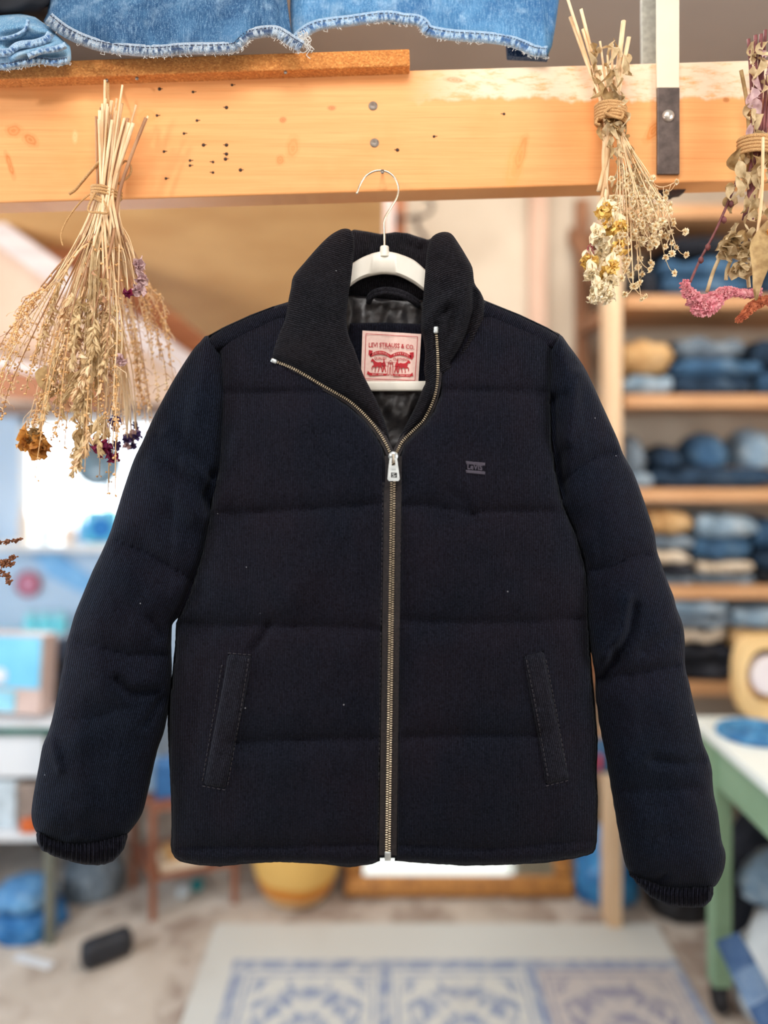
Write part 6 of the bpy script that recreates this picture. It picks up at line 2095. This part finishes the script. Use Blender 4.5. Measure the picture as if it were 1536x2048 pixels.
m = MB(); m.box(Vector((cs_.x, 2.175, .038)), (.145, .062, .072), .022, rotm(0, -.0, .62), 4)
tag(m.build('black_case', plain('black_soft_case', rgb(40, 44, 54), rgb(26, 30, 38), 20, .5), None, True), 'small black rounded case lying on the floor by the denim pile', 'case')
m = MB(); m.box(Vector((P(66, 0, 2.16).x, 2.165, .003)), (.13, .028, .004), .001, rotm(0, 0, -.32))
tag(m.build('paper_strip', DESKW, None, False), 'white paper strip lying on the floor in front of the desk leg', 'paper')

# iron hook on the wall behind the hanger
IRON = plain('black_iron', rgb(72, 56, 48), rgb(50, 40, 36), 40, .6, .3)
m = MB()
m.tube(smooth_line([P(790, 436, 2.6), P(815, 436, 2.58), P(840, 434, 2.55), P(858, 426, 2.54), P(865, 412, 2.54), P(860, 402, 2.54), P(848, 396, 2.54)], 5), .0065, 8)
m.tube(smooth_line([P(836, 436, 2.55), P(834, 452, 2.55), P(842, 464, 2.55), P(852, 478, 2.55), P(850, 490, 2.55)], 5), .008, 8)
m.ball(P(832, 434, 2.555), .012, 2)
m.box(P(794, 436, 2.612), (.02, .012, .05), .003)
tag(m.build('iron_hook', IRON), 'curled dark iron hook on the wall post behind the hanger', 'hook')

# ================================================================== RUG
t = NT('blue_and_cream_rug')
v = t.coords('Object')
sp_ = t.node('ShaderNodeSeparateXYZ', Vector=v).outputs
X_, Y_ = sp_[0], sp_[1]
CREAMC, BLUEC = rgb(198, 200, 196), rgb(112, 130, 166)
# per-panel coordinates (0.43 m squares)
fx = t.math('FRACT', t.math('DIVIDE', t.math('ADD', X_, 4.361), .42))
fy = t.math('FRACT', t.math('DIVIDE', t.math('ADD', Y_, 4.39), .50))
ax_ = t.math('ABSOLUTE', t.math('SUBTRACT', fx, .5))
ay_ = t.math('ABSOLUTE', t.math('SUBTRACT', fy, .5))
mxx = t.math('MAXIMUM', ax_, ay_)
line = t.math('GREATER_THAN', mxx, .455)
line2 = t.math('MULTIPLY', t.math('GREATER_THAN', mxx, .405), t.math('LESS_THAN', mxx, .425))
cmb = t.n.new('ShaderNodeCombineXYZ')
t.l.new(ax_, cmb.inputs[0]); t.l.new(ay_, cmb.inputs[1])
nf = t.noise(cmb.outputs[0], 11.0, 2, .5, .8)
rad = t.math('SQRT', t.math('ADD', t.math('MULTIPLY', ax_, ax_), t.math('MULTIPLY', ay_, ay_)))
petal = t.math('SINE', t.math('ADD', t.math('MULTIPLY', rad, 34.0), t.math('MULTIPLY', nf, 9.0)))
fl = t.math('MAXIMUM', t.ramp(nf, .50, .56), t.math('MULTIPLY', t.ramp(petal, .2, .5), t.ramp(nf, .36, .42)))
fl = t.math('MULTIPLY', fl, t.math('LESS_THAN', mxx, .385))
mask = t.math('MAXIMUM', t.math('MAXIMUM', line, line2), fl)
inside_ = t.math('MULTIPLY', t.math('GREATER_THAN', X_, -.603), t.math('LESS_THAN', Y_, .634))
mask = t.math('MULTIPLY', mask, inside_)
mask = t.math('MULTIPLY', mask, t.ramp(t.noise(v, 30, 3), .2, .6))
rp = t.math('MULTIPLY', inside_, t.math('MULTIPLY', t.math('GREATER_THAN', X_, .259), t.math('LESS_THAN', mxx, .47)))
c = t.mix(t.math('MULTIPLY', mask, .8), t.mix(rp, CREAMC, rgb(186, 180, 178)), t.mix(rp, BLUEC, rgb(120, 122, 148)))
c = t.mix(t.math('MULTIPLY', t.ramp(t.noise(v, 3, 4), .5, .75), .35), c, rgb(178, 172, 164))
t.color(c); t.set(Roughness=.95)
m = MB(); m.box((.164, 1.53, .005), (1.388, 1.60, .010), .003)
rug = m.build('area_rug', t.m, None, False, origin=Vector((.164, 1.53, 0)))
tag(rug, 'cream rug with faded blue floral panels on the concrete floor', 'rug')

# ================================================================== LIGHT AND CAMERA
w = bpy.data.worlds.new('daylight')
scene.world = w
w.use_nodes = True
bg = w.node_tree.nodes['Background']
bg.inputs[0].default_value = (0.86, 0.93, 1.0, 1)
bg.inputs[1].default_value = 4.0


def area(name, loc, target, size, power, color, sy=None):
    L = bpy.data.lights.new(name, 'AREA')
    L.energy = power
    L.color = color
    L.size = size
    if sy:
        L.shape = 'RECTANGLE'
        L.size_y = sy
    o = bpy.data.objects.new(name, L)
    COL.objects.link(o)
    o.location = loc
    o.rotation_euler = (Vector(target) - Vector(loc)).to_track_quat('-Z', 'Y').to_euler()
    return o


area('front_light_left', (-1.7, -0.5, 2.5), (0, 1.1, 1.6), 0.16, 17, (1, .92, .84))
area('front_light_right', (1.9, -0.3, 2.4), (0.2, 1.1, 1.7), 0.16, 15, (1, .93, .84))
area('front_fill', (0, -1.5, 2.2), (0, 1.6, 1.2), 2.2, 27, (1, .95, .91))
area('window_daylight', (-1.15, 3.75, 1.55), (-1.0, 2.4, 1.2), 1.5, 110, (.78, .90, 1.0), 1.1)
area('left_side_fill', (-2.2, 1.1, 1.55), (-.3, 2.4, 1.7), 1.1, 56, (.88, .94, 1.0), 1.0)  # unseen lamp added to brighten the sloping ceiling and back room
area('right_side_fill', (1.56, 0.55, 1.6), (.4, 2.3, 1.9), 0.9, 24, (.96, .97, 1.0))  # added out-of-view fill that lifts the ceiling and the room behind
area('room_light', (0.4, 1.85, 2.74), (0.4, 2.0, 0.0), 0.8, 22, (1, .96, .90))
area('top_light', (0.0, 0.25, 2.72), (0, 1.0, 1.2), 0.7, 22, (1, .97, .94))

cam = bpy.data.cameras.new('camera')
co = bpy.data.objects.new('camera', cam)
COL.objects.link(co)
co.location = (0, 0, CH)
co.rotation_euler = (PI / 2, 0, 0)
cam.sensor_fit = 'VERTICAL'
cam.sensor_height = 36.0
cam.sensor_width = 27.0
cam.lens = FPX / 2048.0 * 36.0
cam.shift_y = -(1024.0 - HY) / 2048.0
cam.clip_start = 0.02
cam.dof.use_dof = True
cam.dof.focus_distance = 1.065
cam.dof.aperture_fstop = (cam.lens / 1000.0) / 0.032
scene.camera = co
scene.view_settings.view_transform = 'Standard'
scene.view_settings.look = 'None'
scene.view_settings.exposure = 0.0
scene.cycles.use_denoising = True
scene.cycles.max_bounces = 6
